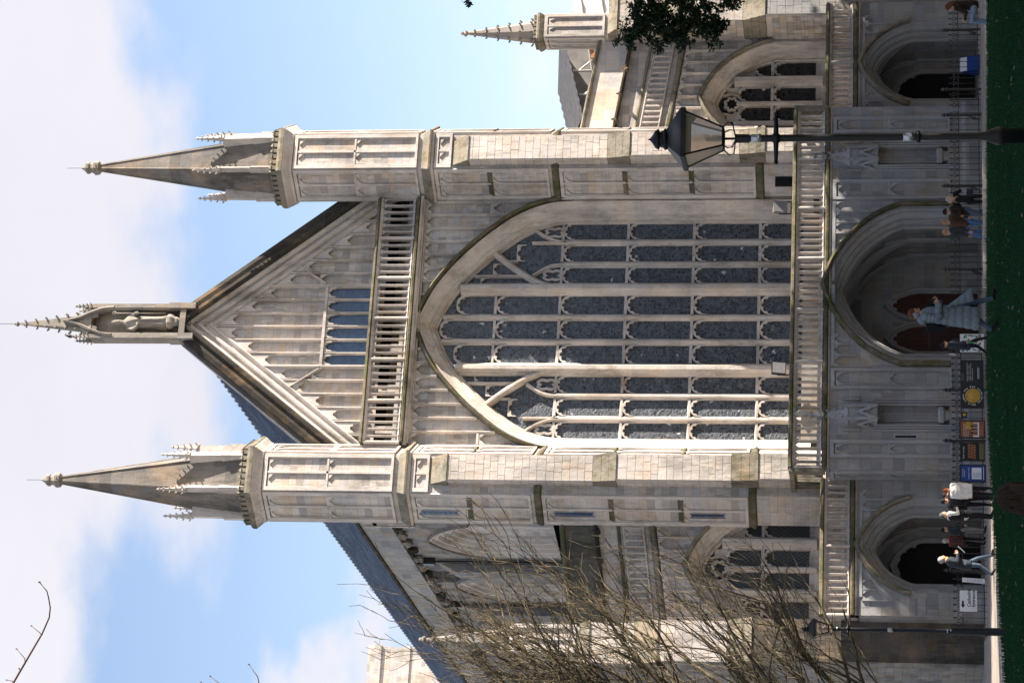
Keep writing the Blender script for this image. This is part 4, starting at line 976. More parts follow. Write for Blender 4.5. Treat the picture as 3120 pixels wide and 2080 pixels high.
# side porches
for s in (-1, 1):
    yf = -3.0; xc = 10.16*s; sh_ = arch_half(1.3, 0, 2.55, 4.08, 10); pw = MB(); x0, x1 = sorted((7.56*s, 12.9*s))
    path = [(x+xc, z) for x, z in full(sh_)]
    wall_arch(pw, path, .55, x0, x1, 0, 4.65, yf); pw.box(x0, x1, yf+.05, 1.0, 4.62, 4.72)
    for a, b in ((7.4, 8.2), (12.1, 12.95)):
        a, b = sorted((a*s, b*s)); pw.box(a, b, yf+.02, 0, 0, 4.6)
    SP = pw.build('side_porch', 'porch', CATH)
    porch_arch(SP, xc, sh_, yf, [(0, -2.2), (0, -2.3), (.06, -2.38), (.12, -2.36), (.15, -2.5), (.24, -2.62), (.3, -2.6), (.33, -2.74), (.42, -2.82), (.48, -2.92), (.54, -2.94), (.57, yf+.01)], .64, 'porchc', 'mossy')
    porch(xc, sh_, 1.55, yf, -2.3, 0, 2.55, 4.15, SP)
    q = MB(); q.box(xc-1.7, xc+1.7, 0, .3, -.1, 4.4); BW = q.build('porch_back_wall', 'porch', SP)
    hd = arch_half(.95, 0, 2.2, 3.3, 8); q = MB(); q.add([(x+xc, -.02, z) for x, z in full(hd)], [tuple(range(2*len(hd)-1))[::-1]]); q.build('doorway', 'black', SP)
    q = MB(); q.sweep([(x+xc, z) for x, z in full(hd)], [(0, .0), (0, -.1), (.08, -.16), (.16, -.2), (.22, -.02)], flip=True, cap=False); q.head(xc-.95, xc+.95, 2.1, 3.3, -.1, -.04, 7, .09); q.build('door_surround', 'porchc', SP)
    for i in range(6):
        for sg in (-1, 1):
            a = xc+sg*(.5+i*.42); b = a+sg*.42; a, b = sorted((a, b)); hz_ = max([z for x, z in offset(path, .7) if a-.1 <= x <= b+.1] or [2.6])
            if hz_ > 4.15 or abs((a+b)/2-xc) > 1.98: continue
            q = MB(); q.head(a+.03, b-.03, 4.15, 4.5, yf-.06, yf, 3, .11); q.box(a-.02, a+.03, yf-.07, yf, hz_, 4.5); q.build('cusped_head', 'porchc', SP)
    q = MB(); q.box(xc-2.05, xc+2.05, yf-.08, yf, 4.5, 4.6); q.build('rail', 'porchc', SP)
    # ashlar at the outer end of the porch
    a, b = sorted((12.2*s, 12.92*s)); stones(SP, 'porchc', Matrix.Translation((a, yf+.02, .1)), b-a, 4.4, .33, .42, 5+s, False)
    a, b = sorted((7.56*s, 8.12*s)); stones(SP, 'porchc', Matrix.Translation((a, yf+.02, .1)), b-a, 4.4, .36, .5, 9+s, False)
    GS = MB(); GS.box(x0, x1, yf+.02, yf+.4, 4.6, 4.9); GS = GS.build('porch_gallery', 'porch', CATH)
    balustrade('s', x0, x1, 4.86, 6.0, yf+.06, 20, 10, GS, 'carved' , 'moss', 'moss')
# lead gutters, floodlights and a camera fixed on the gallery
def flood(x, y, z, name, label, mat):
    e = tag(empty(name, (x, y, z)), label, 'floodlight')
    q = MB(); q.hexa([(-.25, -.1, .06), (.25, -.1, .06), (.25, .1, .06), (-.25, .1, .06), (-.25, -.22, .6), (.25, -.22, .6), (.25, -.05, .64), (-.25, -.05, .64)]); h = q.build('housing', mat, e)
    q = MB(); q.add([(-.22, -.108, .08), (.22, -.108, .08), (.22, -.226, .58), (-.22, -.226, .58)], [(0, 1, 2, 3)]); q.build('lens', 'grey_print', e)
    q = MB(); q.box(-.28, -.25, -.06, 0, -.1, .4); q.box(.25, .28, -.06, 0, -.1, .4); q.box(-.28, .28, -.06, 0, -.12, -.08); q.tube([(0, -.03, -.1), (0, -.03, -.5)], .03, 6); q.build('bracket', 'iron', e)
    return e
flood(4.35, -1.6, 7.55, 'floodlight', 'grey box floodlight above the gallery, nearest the right turret', 'pole')
flood(-2.1, -.25, 7.55, 'floodlight', 'black box floodlight above the gallery in front of the great window', 'iron')
# ================================================================== ground
def camloc(dep, lat, z=0):
    f2 = Vector((math.sin(YAW), math.cos(YAW), 0)); return Vector((CAM.x, CAM.y, 0))+f2*dep+rt*lat+Vector((0, 0, z))
def deplat(x, y):
    dx, dy = x-CAM.x, y-CAM.y; return dx*math.sin(YAW)+dy*math.cos(YAW), dx*math.cos(YAW)-dy*math.sin(YAW)
EDGE = [(-60, 36), (-12, 50), (-7.5, 55), (-6.4, 57), (-4, 68), (-1, 74), (2, 76.5), (8, 77), (11, 74), (20, 66), (70, 40)]
def edge(lat):
    for (a, b), (c, d) in zip(EDGE, EDGE[1:]):
        if a <= lat <= c: t = (lat-a)/(c-a); return b+(d-b)*t
    return 40
def lawn_z(dep, lat):
    q = min(max(dep, 0), 90); return 1.9-.4*(q/47)**2.5-.05*max(0, min(-lat-1, 12))*min(1, max(0, dep/50))
def ground_z(dep, lat):
    e = edge(lat)
    if dep <= e: return lawn_z(dep, lat)-.10
    z0 = lawn_z(e, lat)-.10; L = 9 if lat > -1 else 9+(min(-lat, 7.5)-1)/6.5*23
    t = min(1, (dep-e)/L); t = t*t*(3-2*t) if lat > -1 else t
    return z0*(1-t)
def sheet(name, mat, deps, lats, zf, keep=None):
    vs = []; fs = []; n = len(lats)
    for d in deps:
        for l in lats: p = camloc(d, l); vs.append((p.x, p.y, zf(d, l)))
    for i in range(len(deps)-1):
        for j in range(n-1):
            fs.append((i*n+j, i*n+j+1, (i+1)*n+j+1, (i+1)*n+j))
    mb = MB(); mb.add(vs, fs); return mb.build(name, mat, None, True)
lat_s = [-400, -200, -100, -60, -40, -30]+[-22+i*.8 for i in range(56)]+[24, 30, 40, 60, 100, 200, 400]
dep_s = [-300, -100, -40, -10]+[i*1.5 for i in range(70)]+[108, 120, 160, 250, 500, 1200]
tag(sheet('paving', 'path', dep_s, lat_s, lambda d, l: ground_z(d, l) if -12 < l < 30 and d > 0 else ground_z(max(d, 0), max(-12, min(30, l)))), 'pale stone paving and ground between the lawn and the cathedral', kind='structure')
# lawn with a raised edge
vs = []; fs = []; ls = [-60, -30, -20]+[-14+i*.5 for i in range(68)]+[26, 34, 50, 70]; n = len(ls); K = 60
for j, l in enumerate(ls):
    e = edge(l)+.12*math.sin(l*2.7)+.07*math.sin(l*7.1)
    for i in range(K+1):
        t = i/K; d = -12+(e+12)*t; p = camloc(d, l); vs.append((p.x, p.y, lawn_z(d, l)+.004*math.sin(d*.9+l*1.7)*math.cos(l*.9+d*.37)*(d > 5)))
    p = camloc(e+.06, l); vs.append((p.x, p.y, ground_z(e+.5, l)-.12))
for j in range(n-1):
    for i in range(K+1): fs.append((j*(K+2)+i, (j+1)*(K+2)+i, (j+1)*(K+2)+i+1, j*(K+2)+i+1))
mb = MB(); mb.add(vs, fs); tag(mb.build('lawn', 'turf', None, True), kind='structure')
# worn strip and stone kerb beyond the lawn on the right
def strip(name, mat, l0, l1, off0, off1, dz, kind='structure'):
    vs = []; fs = []; n = 60
    for i in range(n+1):
        l = l0+(l1-l0)*i/n
        for o in (off0, off1):
            o2 = o+.25*math.sin(l*1.7)*(dz < .1)+.12*math.sin(l*4.3+o); d = edge(l)+o2; p = camloc(d, l); vs.append((p.x, p.y, lawn_z(min(d, edge(l)), l)+dz))
    mb = MB(); mb.add(vs, [(2*i, 2*i+2, 2*i+3, 2*i+1) for i in range(n)]); o = mb.build(name, mat); tag(o, kind=kind); return o
strip('worn_ground', 'earth', -1.2, 22, -7.5, .05, .012)
def kerb(lat0, lat1, dep0, dep1, z0, z1, n, w=.35):
    a = camloc(dep0, lat0); b = camloc(dep1, lat1)
    e = empty('kerb', (a.x, a.y, 0)); d = (b-a); L = d.length; d.normalize(); nn = Vector((-d.y, d.x, 0))
    for i in range(n):
        t0, t1 = i/n, (i+1)/n-.006; q = MB(); P = [d*(L*t) for t in (t0, t1)]; zz = [z0+(z1-z0)*t for t in (t0, t1)]
        q.hexa([tuple(P[0]-nn*w/2+Vector((0, 0, -.3))), tuple(P[1]-nn*w/2+Vector((0, 0, -.3))), tuple(P[1]+nn*w/2+Vector((0, 0, -.3))), tuple(P[0]+nn*w/2+Vector((0, 0, -.3))),
                tuple(P[0]-nn*w/2+Vector((0, 0, zz[0]))), tuple(P[1]-nn*w/2+Vector((0, 0, zz[1]))), tuple(P[1]+nn*w/2+Vector((0, 0, zz[1]))), tuple(P[0]+nn*w/2+Vector((0, 0, zz[0])))])
        q.build('kerb_stone', 'kerb', e)
    return tag(e, kind='structure')
kerb(9.3, 14.5, 78.5, 67.0, .58, 1.02, 9, .9)
kerb(1.7, 6.2, 77.6, 78.2, .66, .66, 6, .3)
kerb(-9.5, -6.0, 58.2, 66.0, .80, .52, 7, .22)
# grass blades where the lawn is near enough to show them
gb = MB(); rg = np.random.default_rng(3); nB = 42000
dd = 22+54*rg.random(nB)**.8; ll = (rg.random(nB)*2-1)*.15*dd
vs = []; fs = []
for d, l in zip(dd, ll):
    if d > edge(l)-.05: continue
    if l > -1.2 and d > edge(l)-7 and rg.random() < .75: continue
    p = camloc(d, l); z = lawn_z(d, l); h = .014+.022*rg.random(); a = rg.random()*PI*2; wv = .006+.01*rg.random(); lx, ly = (rg.random(2)-.5)*.05
    o = len(vs); c, s_ = math.cos(a)*wv, math.sin(a)*wv
    vs += [(p.x-c, p.y-s_, z-.01), (p.x+c, p.y+s_, z-.01), (p.x+lx, p.y+ly, z+h)]; fs.append((o, o+1, o+2))
for _ in range(6000):                      # longer fringe along the edge
    l = -9+20*rg.random(); d = edge(l)-.05-.25*rg.random(); p = camloc(d, l); z = lawn_z(d, l); h = .05+.07*rg.random(); a = rg.random()*PI*2; wv = .012; o = len(vs); c, s_ = math.cos(a)*wv, math.sin(a)*wv; lx, ly = (rg.random(2)-.5)*.09
    vs += [(p.x-c, p.y-s_, z-.02), (p.x+c, p.y+s_, z-.02), (p.x+lx, p.y+ly, z+h)]; fs.append((o, o+1, o+2))
gb.v = vs; gb.f = fs; gb.t = [0]*len(fs)
tag(gb.build('grass', 'blade'), 'short mown grass of the lawn in front of the cathedral', 'grass', kind='stuff')
lv = MB(); rl = random.Random(12)
for _ in range(420):
    d = 24+50*rl.random(); l = (rl.random()*2-1)*.14*d
    if d > edge(l)-.2: continue
    p = camloc(d, l); z = lawn_z(d, l)+.03; a = rl.random()*6.28; r_ = .03+.04*rl.random(); c, s_ = math.cos(a)*r_, math.sin(a)*r_
    lv.add([(p.x-c, p.y-s_, z), (p.x+s_*.5, p.y-c*.5, z+.012), (p.x+c, p.y+s_, z+.02), (p.x-s_*.5, p.y+c*.5, z+.006)], [(0, 1, 2, 3)])
tag(lv.build('fallen_leaves', 'twig'), 'brown fallen leaves scattered over the lawn', 'leaves', kind='stuff')
# ================================================================== railings and boards in front of the porches
YR = -6.2
def railing(x0, x1, label, posts, group='railings before the porches'):
    e = tag(empty('iron_railing', ((x0+x1)/2, YR, 0)), label, 'railing', group); cx_ = (x0+x1)/2
    sp = MB(); n = int((x1-x0)/.235); 
    q = MB(); q.box(x0-cx_, x1-cx_, -.02, .02, .86, .89); q.build('rail', 'iron', e)
    q = MB(); q.box(x0-cx_, x1-cx_, -.02, .02, .10, .13); q.build('rail', 'iron', e)
    pk = MB(); pk.tube([(0, 0, .02), (0, 0, 1.1)], .013, 5); pk.lathe([(.012, 1.08), (.035, 1.11), (.014, 1.13), (.04, 1.17), (.0, 1.26)], 4, (0, 0, 0), 0, (1, .45))
    for sg in (-1, 1): pk.tube([(0, 0, .9), (sg*.055, 0, .98), (sg*.07, 0, 1.06), (sg*.05, 0, 1.09)], [.012, .012, .011, .006], 4); pk.lathe([(.0, 1.0), (.022, 1.03), (.0, 1.1)], 4, (sg*.075, 0, 0))
    first = None
    for i in range(n):
        x = x0+(x1-x0)*(i+.5)/n-cx_
        if first is None: first = pk.build('picket', 'iron', e, loc=(x, 0, 0)); continue
        c = first.copy(); col.objects.link(c); c.location.x = x
    for px in posts:
        q = MB(); q.box(px-cx_-.035, px-cx_+.035, -.035, .035, 0, 1.25); q.lathe([(.03, 1.22), (.1, 1.3), (.04, 1.36), (.09, 1.42), (0, 1.58)], 4, (px-cx_, 0, 0), 0, (1, .5)); q.tube([(px-cx_, 0, .75), (px-cx_+.05, .2, .45), (px-cx_, .5, .02)], .02, 5)
        q.tube([(px-cx_+.05*math.cos(t)*(1-t/14), .3+.16*math.sin(t)*(1-t/14), .28+.16*math.cos(t)*(1-t/14)) for t in [i*.6 for i in range(16)]], .012, 4); q.build('post', 'iron', e)
    return e
railing(-14.6, -8.85, 'black iron spear railing at the left, carrying the white entrance sign', [-14.3, -12.0, -8.95])
railing(-8.7, -3.0, 'black iron spear railing behind the row of posters', [-7.08, -5.1, -3.35])
railing(-1.3, 6.4, 'black iron spear railing before the great central arch', [-.25, 3.2, 6.2])
railing(6.5, 13.8, 'black iron spear railing before the right-hand porch', [7.3, 9.9, 12.3])
FONT = None
def text(parent, body, size, x, z, y, mat, align='LEFT', rot=0., name='lettering', bold=0., m4=None):
    c = bpy.data.curves.new('t', 'FONT'); c.body = body; c.size = size; c.align_x = align; c.align_y = 'CENTER'; c.extrude = .001; c.offset = bold; c.resolution_u = 2
    o = bpy.data.objects.new('t', c); col.objects.link(o)
    me = bpy.data.meshes.new_from_object(o.evaluated_get(bpy.context.evaluated_depsgraph_get())); bpy.data.objects.remove(o)
    me.transform(Matrix.Translation((x, y, z)) @ Matrix.Rotation(-rot, 4, 'Y') @ Matrix.Rotation(PI/2, 4, 'X'))
    me.materials.clear(); me.materials.append(M[mat])
    o = bpy.data.objects.new(name, me); col.objects.link(o); o.parent = parent; return o
def board(name, label, cat, x0, x1, z0, z1, mat, frame=.03, y=YR-.06, fm='iron', group=None):
    e = tag(empty(name, ((x0+x1)/2, y, z0)), label, cat, group); w = (x1-x0)/2; h = z1-z0
    q = MB(); q.box(-w, w, -.012, .012, 0, h); q.build('panel', mat, e)
    if frame:
        q = MB()
        for a, b, c, d in ((-w-frame, -w+.01, -frame, h+frame), (w-.01, w+frame, -frame, h+frame), (-w, w, -frame, .01), (-w, w, h-.01, h+frame)): q.box(a, b, -.025, .02, c, d)
        q.build('frame', fm, e)
    return e
def patch(e, name, mat, x0, x1, z0, z1, y=-.0135): q = MB(); q.box(x0, x1, y-.002, y, z0, z1); return q.build(name, mat, e)
def disc(e, name, mat, x, z, r, y=-.015, n=40): q = MB(); q.add([(x+r*math.cos(2*PI*i/n), y, z+r*math.sin(2*PI*i/n)) for i in range(n)], [tuple(range(n))]); return q.build(name, mat, e)
# entrance sign
e = board('entrance_sign', 'white Cathedral Entrance sign with black arrow on the left railing', 'sign', -13.54, -12.77, .38, .99, 'white', 0)
q = MB(); q.add([(-.26, -.016, .50), (-.14, -.016, .58), (-.14, -.016, .535), (.0, -.016, .535), (.0, -.016, .465), (-.14, -.016, .465), (-.14, -.016, .42)], [(0, 6, 2, 1)[::-1] if False else (0, 6, 5, 4, 3, 2, 1)]); q.build('arrow', 'ink', e)
text(e, 'Cathedral', .17, -.02-.2, .28, -.015, 'ink', bold=.003); text(e, 'Entrance', .17, -.02-.2, .12, -.015, 'ink', bold=.003)
# banner
e = board('sun_banner', 'long charcoal banner with golden sun disc and curved lettering', 'banner', -5.84, -3.93, .05, .90, 'banner', 0)
cxb, czb, rb = -.46, .40, .285
disc(e, 'gold_disc', 'gold', cxb, czb, rb)
s_ = 'Here comes the Sun'
for i, ch_ in enumerate(s_):
    a = math.radians(196-(i+.5)*(212/len(s_)))
    if ch_ != ' ': text(e, ch_, .105, cxb+math.cos(a)*(rb+.07), czb+math.sin(a)*(rb+.07), -.016, 'white', 'CENTER', a-PI/2, bold=.002)
for i in range(26):
    a = math.radians(212+(i+.5)*(118/26))
    if i not in (6, 12, 13, 19):
        q = MB(); q.m = Matrix.Translation((cxb+math.cos(a)*(rb+.05), -.016, czb+math.sin(a)*(rb+.05))) @ Matrix.Rotation(-(a+PI/2), 4, 'Y'); q.box(-.009, .009, -.001, 0, -.016, .016); q.build('print_line', 'pale', e)
for i, t_ in enumerate(('Experience Helios by Luke Jerram', 'a sculpture of the Sun, events,', 'exhibition, workshops and family', 'activities across the site')): text(e, t_, .052, .12, .60-i*.065, -.016, 'white')
text(e, 'WINCHESTER', .05, .12, .80, -.016, 'grey_print'); text(e, 'CATHEDRAL', .05, .12, .745, -.016, 'grey_print')
patch(e, 'print_line', 'pale', .2, .66, .19, .215); patch(e, 'print_line', 'grey_print', .2, .64, .145, .16)
# little notice and posters
e = board('small_notice', 'small charcoal notice with tiny sun beside the banner', 'notice', -6.2, -5.98, .66, .87, 'banner', 0); disc(e, 'gold_disc', 'gold', 0, .105, .06)
e = board('concert_poster', 'terracotta framed poster with choir under an orange sun', 'poster', -6.97, -6.33, .05, .92, 'rust')
disc(e, 'orange_sun', 'gold', .14, .56, .15); patch(e, 'white_panel', 'paper', -.3, .26, .19, .40)
for i in range(7): patch(e, 'figure', 'ink' if i % 2 else 'flesh', -.25+i*.07, -.19+i*.07, .24, .44+.03*(i % 3), -.017)
for i, t_ in enumerate(('London Community', 'Gospel Choir', 'Sun Love')): text(e, t_, .062, -.29, .74-i*.075, -.016, 'paper')
for i in range(5): patch(e, 'print_line', 'flesh', -.28, .2-.05*(i % 3), .04+i*.027, .05+i*.027)
e = board('candle_poster', 'black framed poster of candlelit singers with olive strip', 'poster', -7.83, -7.2, .07, .90, 'ink')
for r_ in range(3):
    for i in range(9): q = MB(); q.blob((-.26+i*.062+.02*r_, -.016, .34+r_*.1), (.02, .004, .05), 6, 4); q.build('figure', 'flesh', e)
patch(e, 'olive_strip', 'olive', -.31, .31, .0, .17); text(e, 'Daily worship', .085, -.28, .74, -.016, 'pale')
e = board('opening_times_board', 'blue framed opening times board with white timetable', 'notice board', -8.66, -8.05, .05, .92, 'blue', .035)
text(e, 'WINCHESTER', .055, -.16, .79, -.016, 'pale'); text(e, 'CATHEDRAL', .055, -.16, .73, -.016, 'pale'); text(e, 'OPENING TIMES', .062, -.22, .57, -.016, 'pale'); patch(e, 'print_line', 'pale', -.25, .25, .035, .055)
patch(e, 'timetable', 'white', -.22, .22, .12, .47)
for i in range(9): patch(e, 'print_line', 'grey_print', -.17, .0+.03*(i % 3), .15+i*.032, .16+i*.032, -.0165)
e = board('floral_poster', 'pale flowery poster on the railing behind the walking man', 'poster', -3.62, -2.9, .02, .90, 'white', 0)
rr = random.Random(5)
for i in range(60):
    q = MB(); q.blob((rr.uniform(-.32, .32), -.014, rr.uniform(.05, .82)), (rr.uniform(.02, .06), .003, rr.uniform(.02, .05)), 6, 4, .3); q.build('flower', rr.choice(['green', 'green', 'rust', 'grey_print']), e)
e = tag(empty('pavement_sign', (8.95, -5.0, 0)), 'blue and white folding A-frame sign behind the right railing', 'sign')
q = MB(); q.hexa([(-.33, -.3, 0), (.33, -.3, 0), (.33, -.27, 0), (-.33, -.27, 0), (-.3, -.03, .78), (.3, -.03, .78), (.3, 0, .78), (-.3, 0, .78)]); q.build('front_panel', 'blue', e)
q = MB(); q.hexa([(-.33, .27, 0), (.33, .27, 0), (.33, .3, 0), (-.33, .3, 0), (-.3, 0.005, .78), (.3, 0.005, .78), (.3, .03, .78), (-.3, .03, .78)]); q.build('back_panel', 'blue', e)
q = MB(); q.add([(-.3, -.132, .5), (.3, -.132, .5), (.3, -.045, .765), (-.3, -.045, .765)], [(0, 1, 2, 3)]); q.build('header', 'white', e)
e = tag(empty('notice_sheet', (-12.35, YR-.05, .1)), 'narrow tilted white notice sheet on the gate beside the entrance sign', 'notice'); q = MB(); q.hexa([(-.16, -.02, .0), (.02, -.02, .0), (.02, 0, .0), (-.16, 0, 0), (-.1, -.02, .8), (.06, -.02, .8), (.06, 0, .8), (-.1, 0, .8)]); q.build('sheet', 'white', e)
for i in range(8): patch(e, 'print_line', 'grey_print', -.1, .0, .12+i*.07, .135+i*.07, -.021)
# ================================================================== lamps
def lamp(name, label, loc, H, s, cat='street lamp', near=True):
    e = tag(empty(name, loc), label, cat, 'lantern lamps on the lawn'); z1 = H-.97*s; M_ = 'lampiron'
    q = MB(); q.lathe([(.085, 0), (.085, .5), (.1, .52), (.1, .6), (.05, .72), (.042, .8), (.04, z1-.1), (.036, z1)] if near else [(.12, 0), (.12, .08), (.09, .1), (.085, 1.2), (.06, 1.3), (.042, 1.32), (.038, z1)], 16); q.build('post', M_, e, True)
    q = MB(); q.lathe([(.05, 0), (.05, .16)], 14, (0, 0, z1-.12)); q.build('socket', M_, e)
    zb = z1-.42*s
    q = MB(); a = -YAW if near else .4
    dx, dy = math.cos(a), math.sin(a); q.tube([(-dx*.27*s, -dy*.27*s, zb), (-dx*.06, -dy*.06, zb), (dx*.06, dy*.06, zb), (dx*.27*s, dy*.27*s, zb)], [.02, .03, .03, .02], 8); q.blob((0, 0, zb), .062, 12, 8)
    for sg in (-1, 1): q.blob((sg*dx*.27*s, sg*dy*.27*s, zb), .026, 8, 6)
    q.build('ladder_bar', M_, e, True)
    zl = z1+.17*s; zt = zl+.43*s; rb, rtp = .118*s*1.25, .29*s*1.25; rot = YAW*-1+math.radians(12)
    q = MB()                              # scrolled frog under the lantern
    for k in range(4):
        b = rot+PI/4+k*PI/2; c_, s_ = math.cos(b), math.sin(b); R_ = rb*.98
        q.tube([(c_*r_, s_*r_, z) for r_, z in ((.03, z1+.0), (.06*s, z1+.04*s), (R_*1.35, z1+.06*s), (R_*1.45, z1+.11*s), (R_, zl))], .0085, 5)
    q.tube([(0, 0, z1), (0, 0, zl)], .014, 6); q.build('cradle', M_, e, True)
    q = MB()                              # lantern frame
    def P4(r, z): return [(r*math.cos(rot+PI/4+k*PI/2), r*math.sin(rot+PI/4+k*PI/2), z) for k in range(4)]
    A, B = P4(rb, zl), P4(rtp, zt)
    for k in range(4):
        q.tube([A[k], B[k]], .012, 5); q.tube([A[k], A[(k+1) % 4]], .013, 5); q.tube([B[k], B[(k+1) % 4]], .018, 5)
    q.add(A, [(3, 2, 1, 0)]); q.build('lantern_frame', M_, e)
    for k in range(4):
        q = MB(); q.add([A[k], A[(k+1) % 4], B[(k+1) % 4], B[k]], [(0, 1, 2, 3)]); q.build('glass_pane', 'lglass', e)
    q = MB(); q.lathe([(rtp*1.13, zt-.02), (rtp*1.13, zt+.03), (.11*s, zt+.22*s), (.10*s, zt+.23*s)], 4, (0, 0, 0), rot+PI/4); q.build('roof', M_, e)
    q = MB(); q.lathe([(.11*s, zt+.2*s), (.125*s, zt+.23*s), (.1*s, zt+.25*s), (.085*s, zt+.285*s), (.12*s, zt+.3*s), (.1*s, zt+.34*s), (.05*s, zt+.37*s), (.012, zt+.4*s), (.001, zt+.43*s)], 14); q.build('finial', M_, e, True)
    q = MB(); q.lathe([(.03, zl), (.04, zl+.1), (.035, zl+.2), (.0, zl+.22)], 8); q.build('bulb', 'white', e, True)
    for zz, w in (((z1-.26*s, .05), (z1-1.95, .06)) if near else ((z1-.1, .05), (z1-1.3, .06), (z1-2.6, .055))):
        q = MB(); q.lathe([(.043, 0), (.047, .005), (.047, .115), (.043, .12)], 14, (0, 0, zz)); q.box(-.02, .02, -.075, -.03, zz+.01, zz+.05); q.build('clamp_band', 'steel', e, True)
    if near: q = MB(); q.lathe([(.062, 0), (.07, .02), (.062, .05)], 14, (0, 0, z1-2.02)); q.build('collar', M_, e, True)
    return e
d0, l0 = deplat(-24.55, -68.61)
lamp('street_lamp', 'near black lantern lamp post before the right turret', (-24.55, -68.61, lawn_z(d0, l0)-.02), 6.19-lawn_z(d0, l0)+.02, 1.0)
d1, l1 = deplat(-22.78, -39.6)
lamp('street_lamp', 'far slim lamp post with silver clamps behind the bare branches', (-22.78, -39.6, .92), 5.43-.92, .72, near=False)
# ================================================================== statue and crow on the gable niche
q = MB(); prof = []
def loft(mb, rings, n=14):
    """rings: (cx, cy, z, rx, ry, fold)"""
    vs = []; fs = []
    for cx_, cy_, z, rx, ry, fo in rings:
        for j in range(n):
            a = 2*PI*j/n; k = 1+fo*math.sin(a*5+z*2)*.5+fo*.5*math.sin(a*9+1); vs.append((cx_+rx*k*math.cos(a), cy_+ry*k*math.sin(a), z))
    for i in range(len(rings)-1): fs += [(i*n+j, i*n+(j+1) % n, (i+1)*n+(j+1) % n, (i+1)*n+j) for j in range(n)]
    fs += [tuple(range(n-1, -1, -1)), tuple(range((len(rings)-1)*n, len(rings)*n))]; mb.add(vs, fs)
ST = tag(empty('statue', (0, .03, 33.55)), 'robed stone bishop with crosier standing in the gable-top niche', 'statue')
loft(q, [(0, 0, 0, .30, .2, .3), (0, 0, .25, .26, .18, .34), (.01, 0, .7, .25, .17, .34), (0, 0, 1.15, .27, .17, .25), (0, 0, 1.5, .29, .17, .08), (0, 0, 1.75, .27, .15, .04), (0, 0, 1.88, .13, .1, 0), (0, -.01, 1.95, .075, .08, 0), (0, -.02, 2.05, .1, .11, 0), (0, -.02, 2.18, .105, .115, 0), (0, -.02, 2.28, .1, .11, 0), (0, -.01, 2.42, .1, .08, 0), (0, -.01, 2.6, .02, .02, 0)], 22)
for sg in (-1, 1): q.tube([(sg*.25, 0, 1.72), (sg*.33, -.06, 1.45), (sg*(.26 if sg < 0 else .34), -.22, 1.3 if sg > 0 else 1.22), (sg*(.1 if sg < 0 else .3), -.27, 1.42 if sg > 0 else 1.25)], [.085, .09, .075, .05], 8)
q.blob((0, -.14, 2.1), (.02, .03, .03), 6, 4); q.build('figure', 'weathered', ST, True)
q = MB(); q.tube([(.3, -.27, .05), (.3, -.28, 1.9), (.3, -.28, 2.2)], .022, 6); q.tube([(.3+.09*math.sin(t)*(1-t/12), -.28, 2.29-.09*math.cos(t)*(1-t/12)) for t in [i*.5 for i in range(15)]], .02, 5); q.build('crosier', 'weathered', ST, True)
CR = tag(empty('crow', (-.66, -.02, 37.62)), 'black crow perched on the niche shoulder above the gable', 'bird')
q = MB(); loft(q, [(0, 0, 0, .03, .03, 0), (.0, 0, .06, .07, .07, 0), (.01, 0, .16, .075, .075, 0), (.04, 0, .25, .055, .055, 0), (.07, 0, .31, .048, .045, 0), (.08, 0, .36, .02, .02, 0)], 10); q.tube([(.09, 0, .32), (.17, 0, .31)], [.02, .004], 5); q.hexa([(-.03, -.04, -.02), (.02, -.04, .02), (.02, .04, .02), (-.03, .04, -.02), (-.14, -.035, -.2), (-.1, -.035, -.2), (-.1, .035, -.2), (-.14, .035, -.2)]); q.tube([(0, -.02, .02), (.01, -.02, -.07)], .008, 4); q.tube([(0, .02, .02), (.01, .02, -.07)], .008, 4)
q.build('body', 'crow', CR, True)
# ================================================================== scaffold behind the right aisle
SC = tag(empty('scaffold_shelter', (14, 6, 13)), 'scaffold with white sheeting and grey cover behind the right pinnacle', 'scaffold')
sz = lambda x: 18.08-13+(x+14-15.84)*.262
q = MB(); n = 12; vs = []
for i in range(n+1):
    for k in range(9): x = 3.35+4.5*i/n; vs.append((x, -.1+.07*math.sin(i*2.3+k)+.05*math.sin(k*3.1), 1.2+k*.46))
q.add(vs, [(i*9+k, (i+1)*9+k, (i+1)*9+k+1, i*9+k+1) for i in range(n) for k in range(8)]); q.build('sheeting', 'sheet', SC, True)
q = MB(); n = 44; vs = []
for i in range(n+1):
    x = -6+9.2*i/n; k = .05*(i % 2); vs += [(x, -.3, sz(x)+k), (x, 7, sz(x)+1.0+k)]
q.add(vs, [(2*i, 2*i+1, 2*i+3, 2*i+2) for i in range(n)]); q.build('corrugated_cover', 'shed', SC)
q = MB(); q.hexa([(-6, 2.4, -1), (3.3, 2.4, -1), (3.3, 2.5, -1), (-6, 2.5, -1), (-6, 2.4, sz(-6)+.3), (3.3, 2.4, sz(3.3)+.3), (3.3, 2.5, sz(3.3)+.3), (-6, 2.5, sz(-6)+.3)]); q.build('shade_sheet', 'shed', SC)  # added dark backing, stands in for the shade beneath the cover
for i in range(8):
    x = -5.4+i*1.2; q = MB(); q.tube([(x, 0, -1), (x, 0, sz(x)-.02)], .05, 6); q.build('scaffold_pole', 'pole', SC)
    q = MB(); q.tube([(x, .02, sz(x)-.25), (x+1.1, .02, sz(x)-1.5)], .04, 5); q.build('brace_pole', 'pole', SC)
for o in (-.35, -1.3, -2.2): q = MB(); q.tube([(-6, -.06, sz(-6)+o), (7.5, -.16, sz(3.3)+o)], .05, 6); q.build('ledger_pole', 'pole', SC)
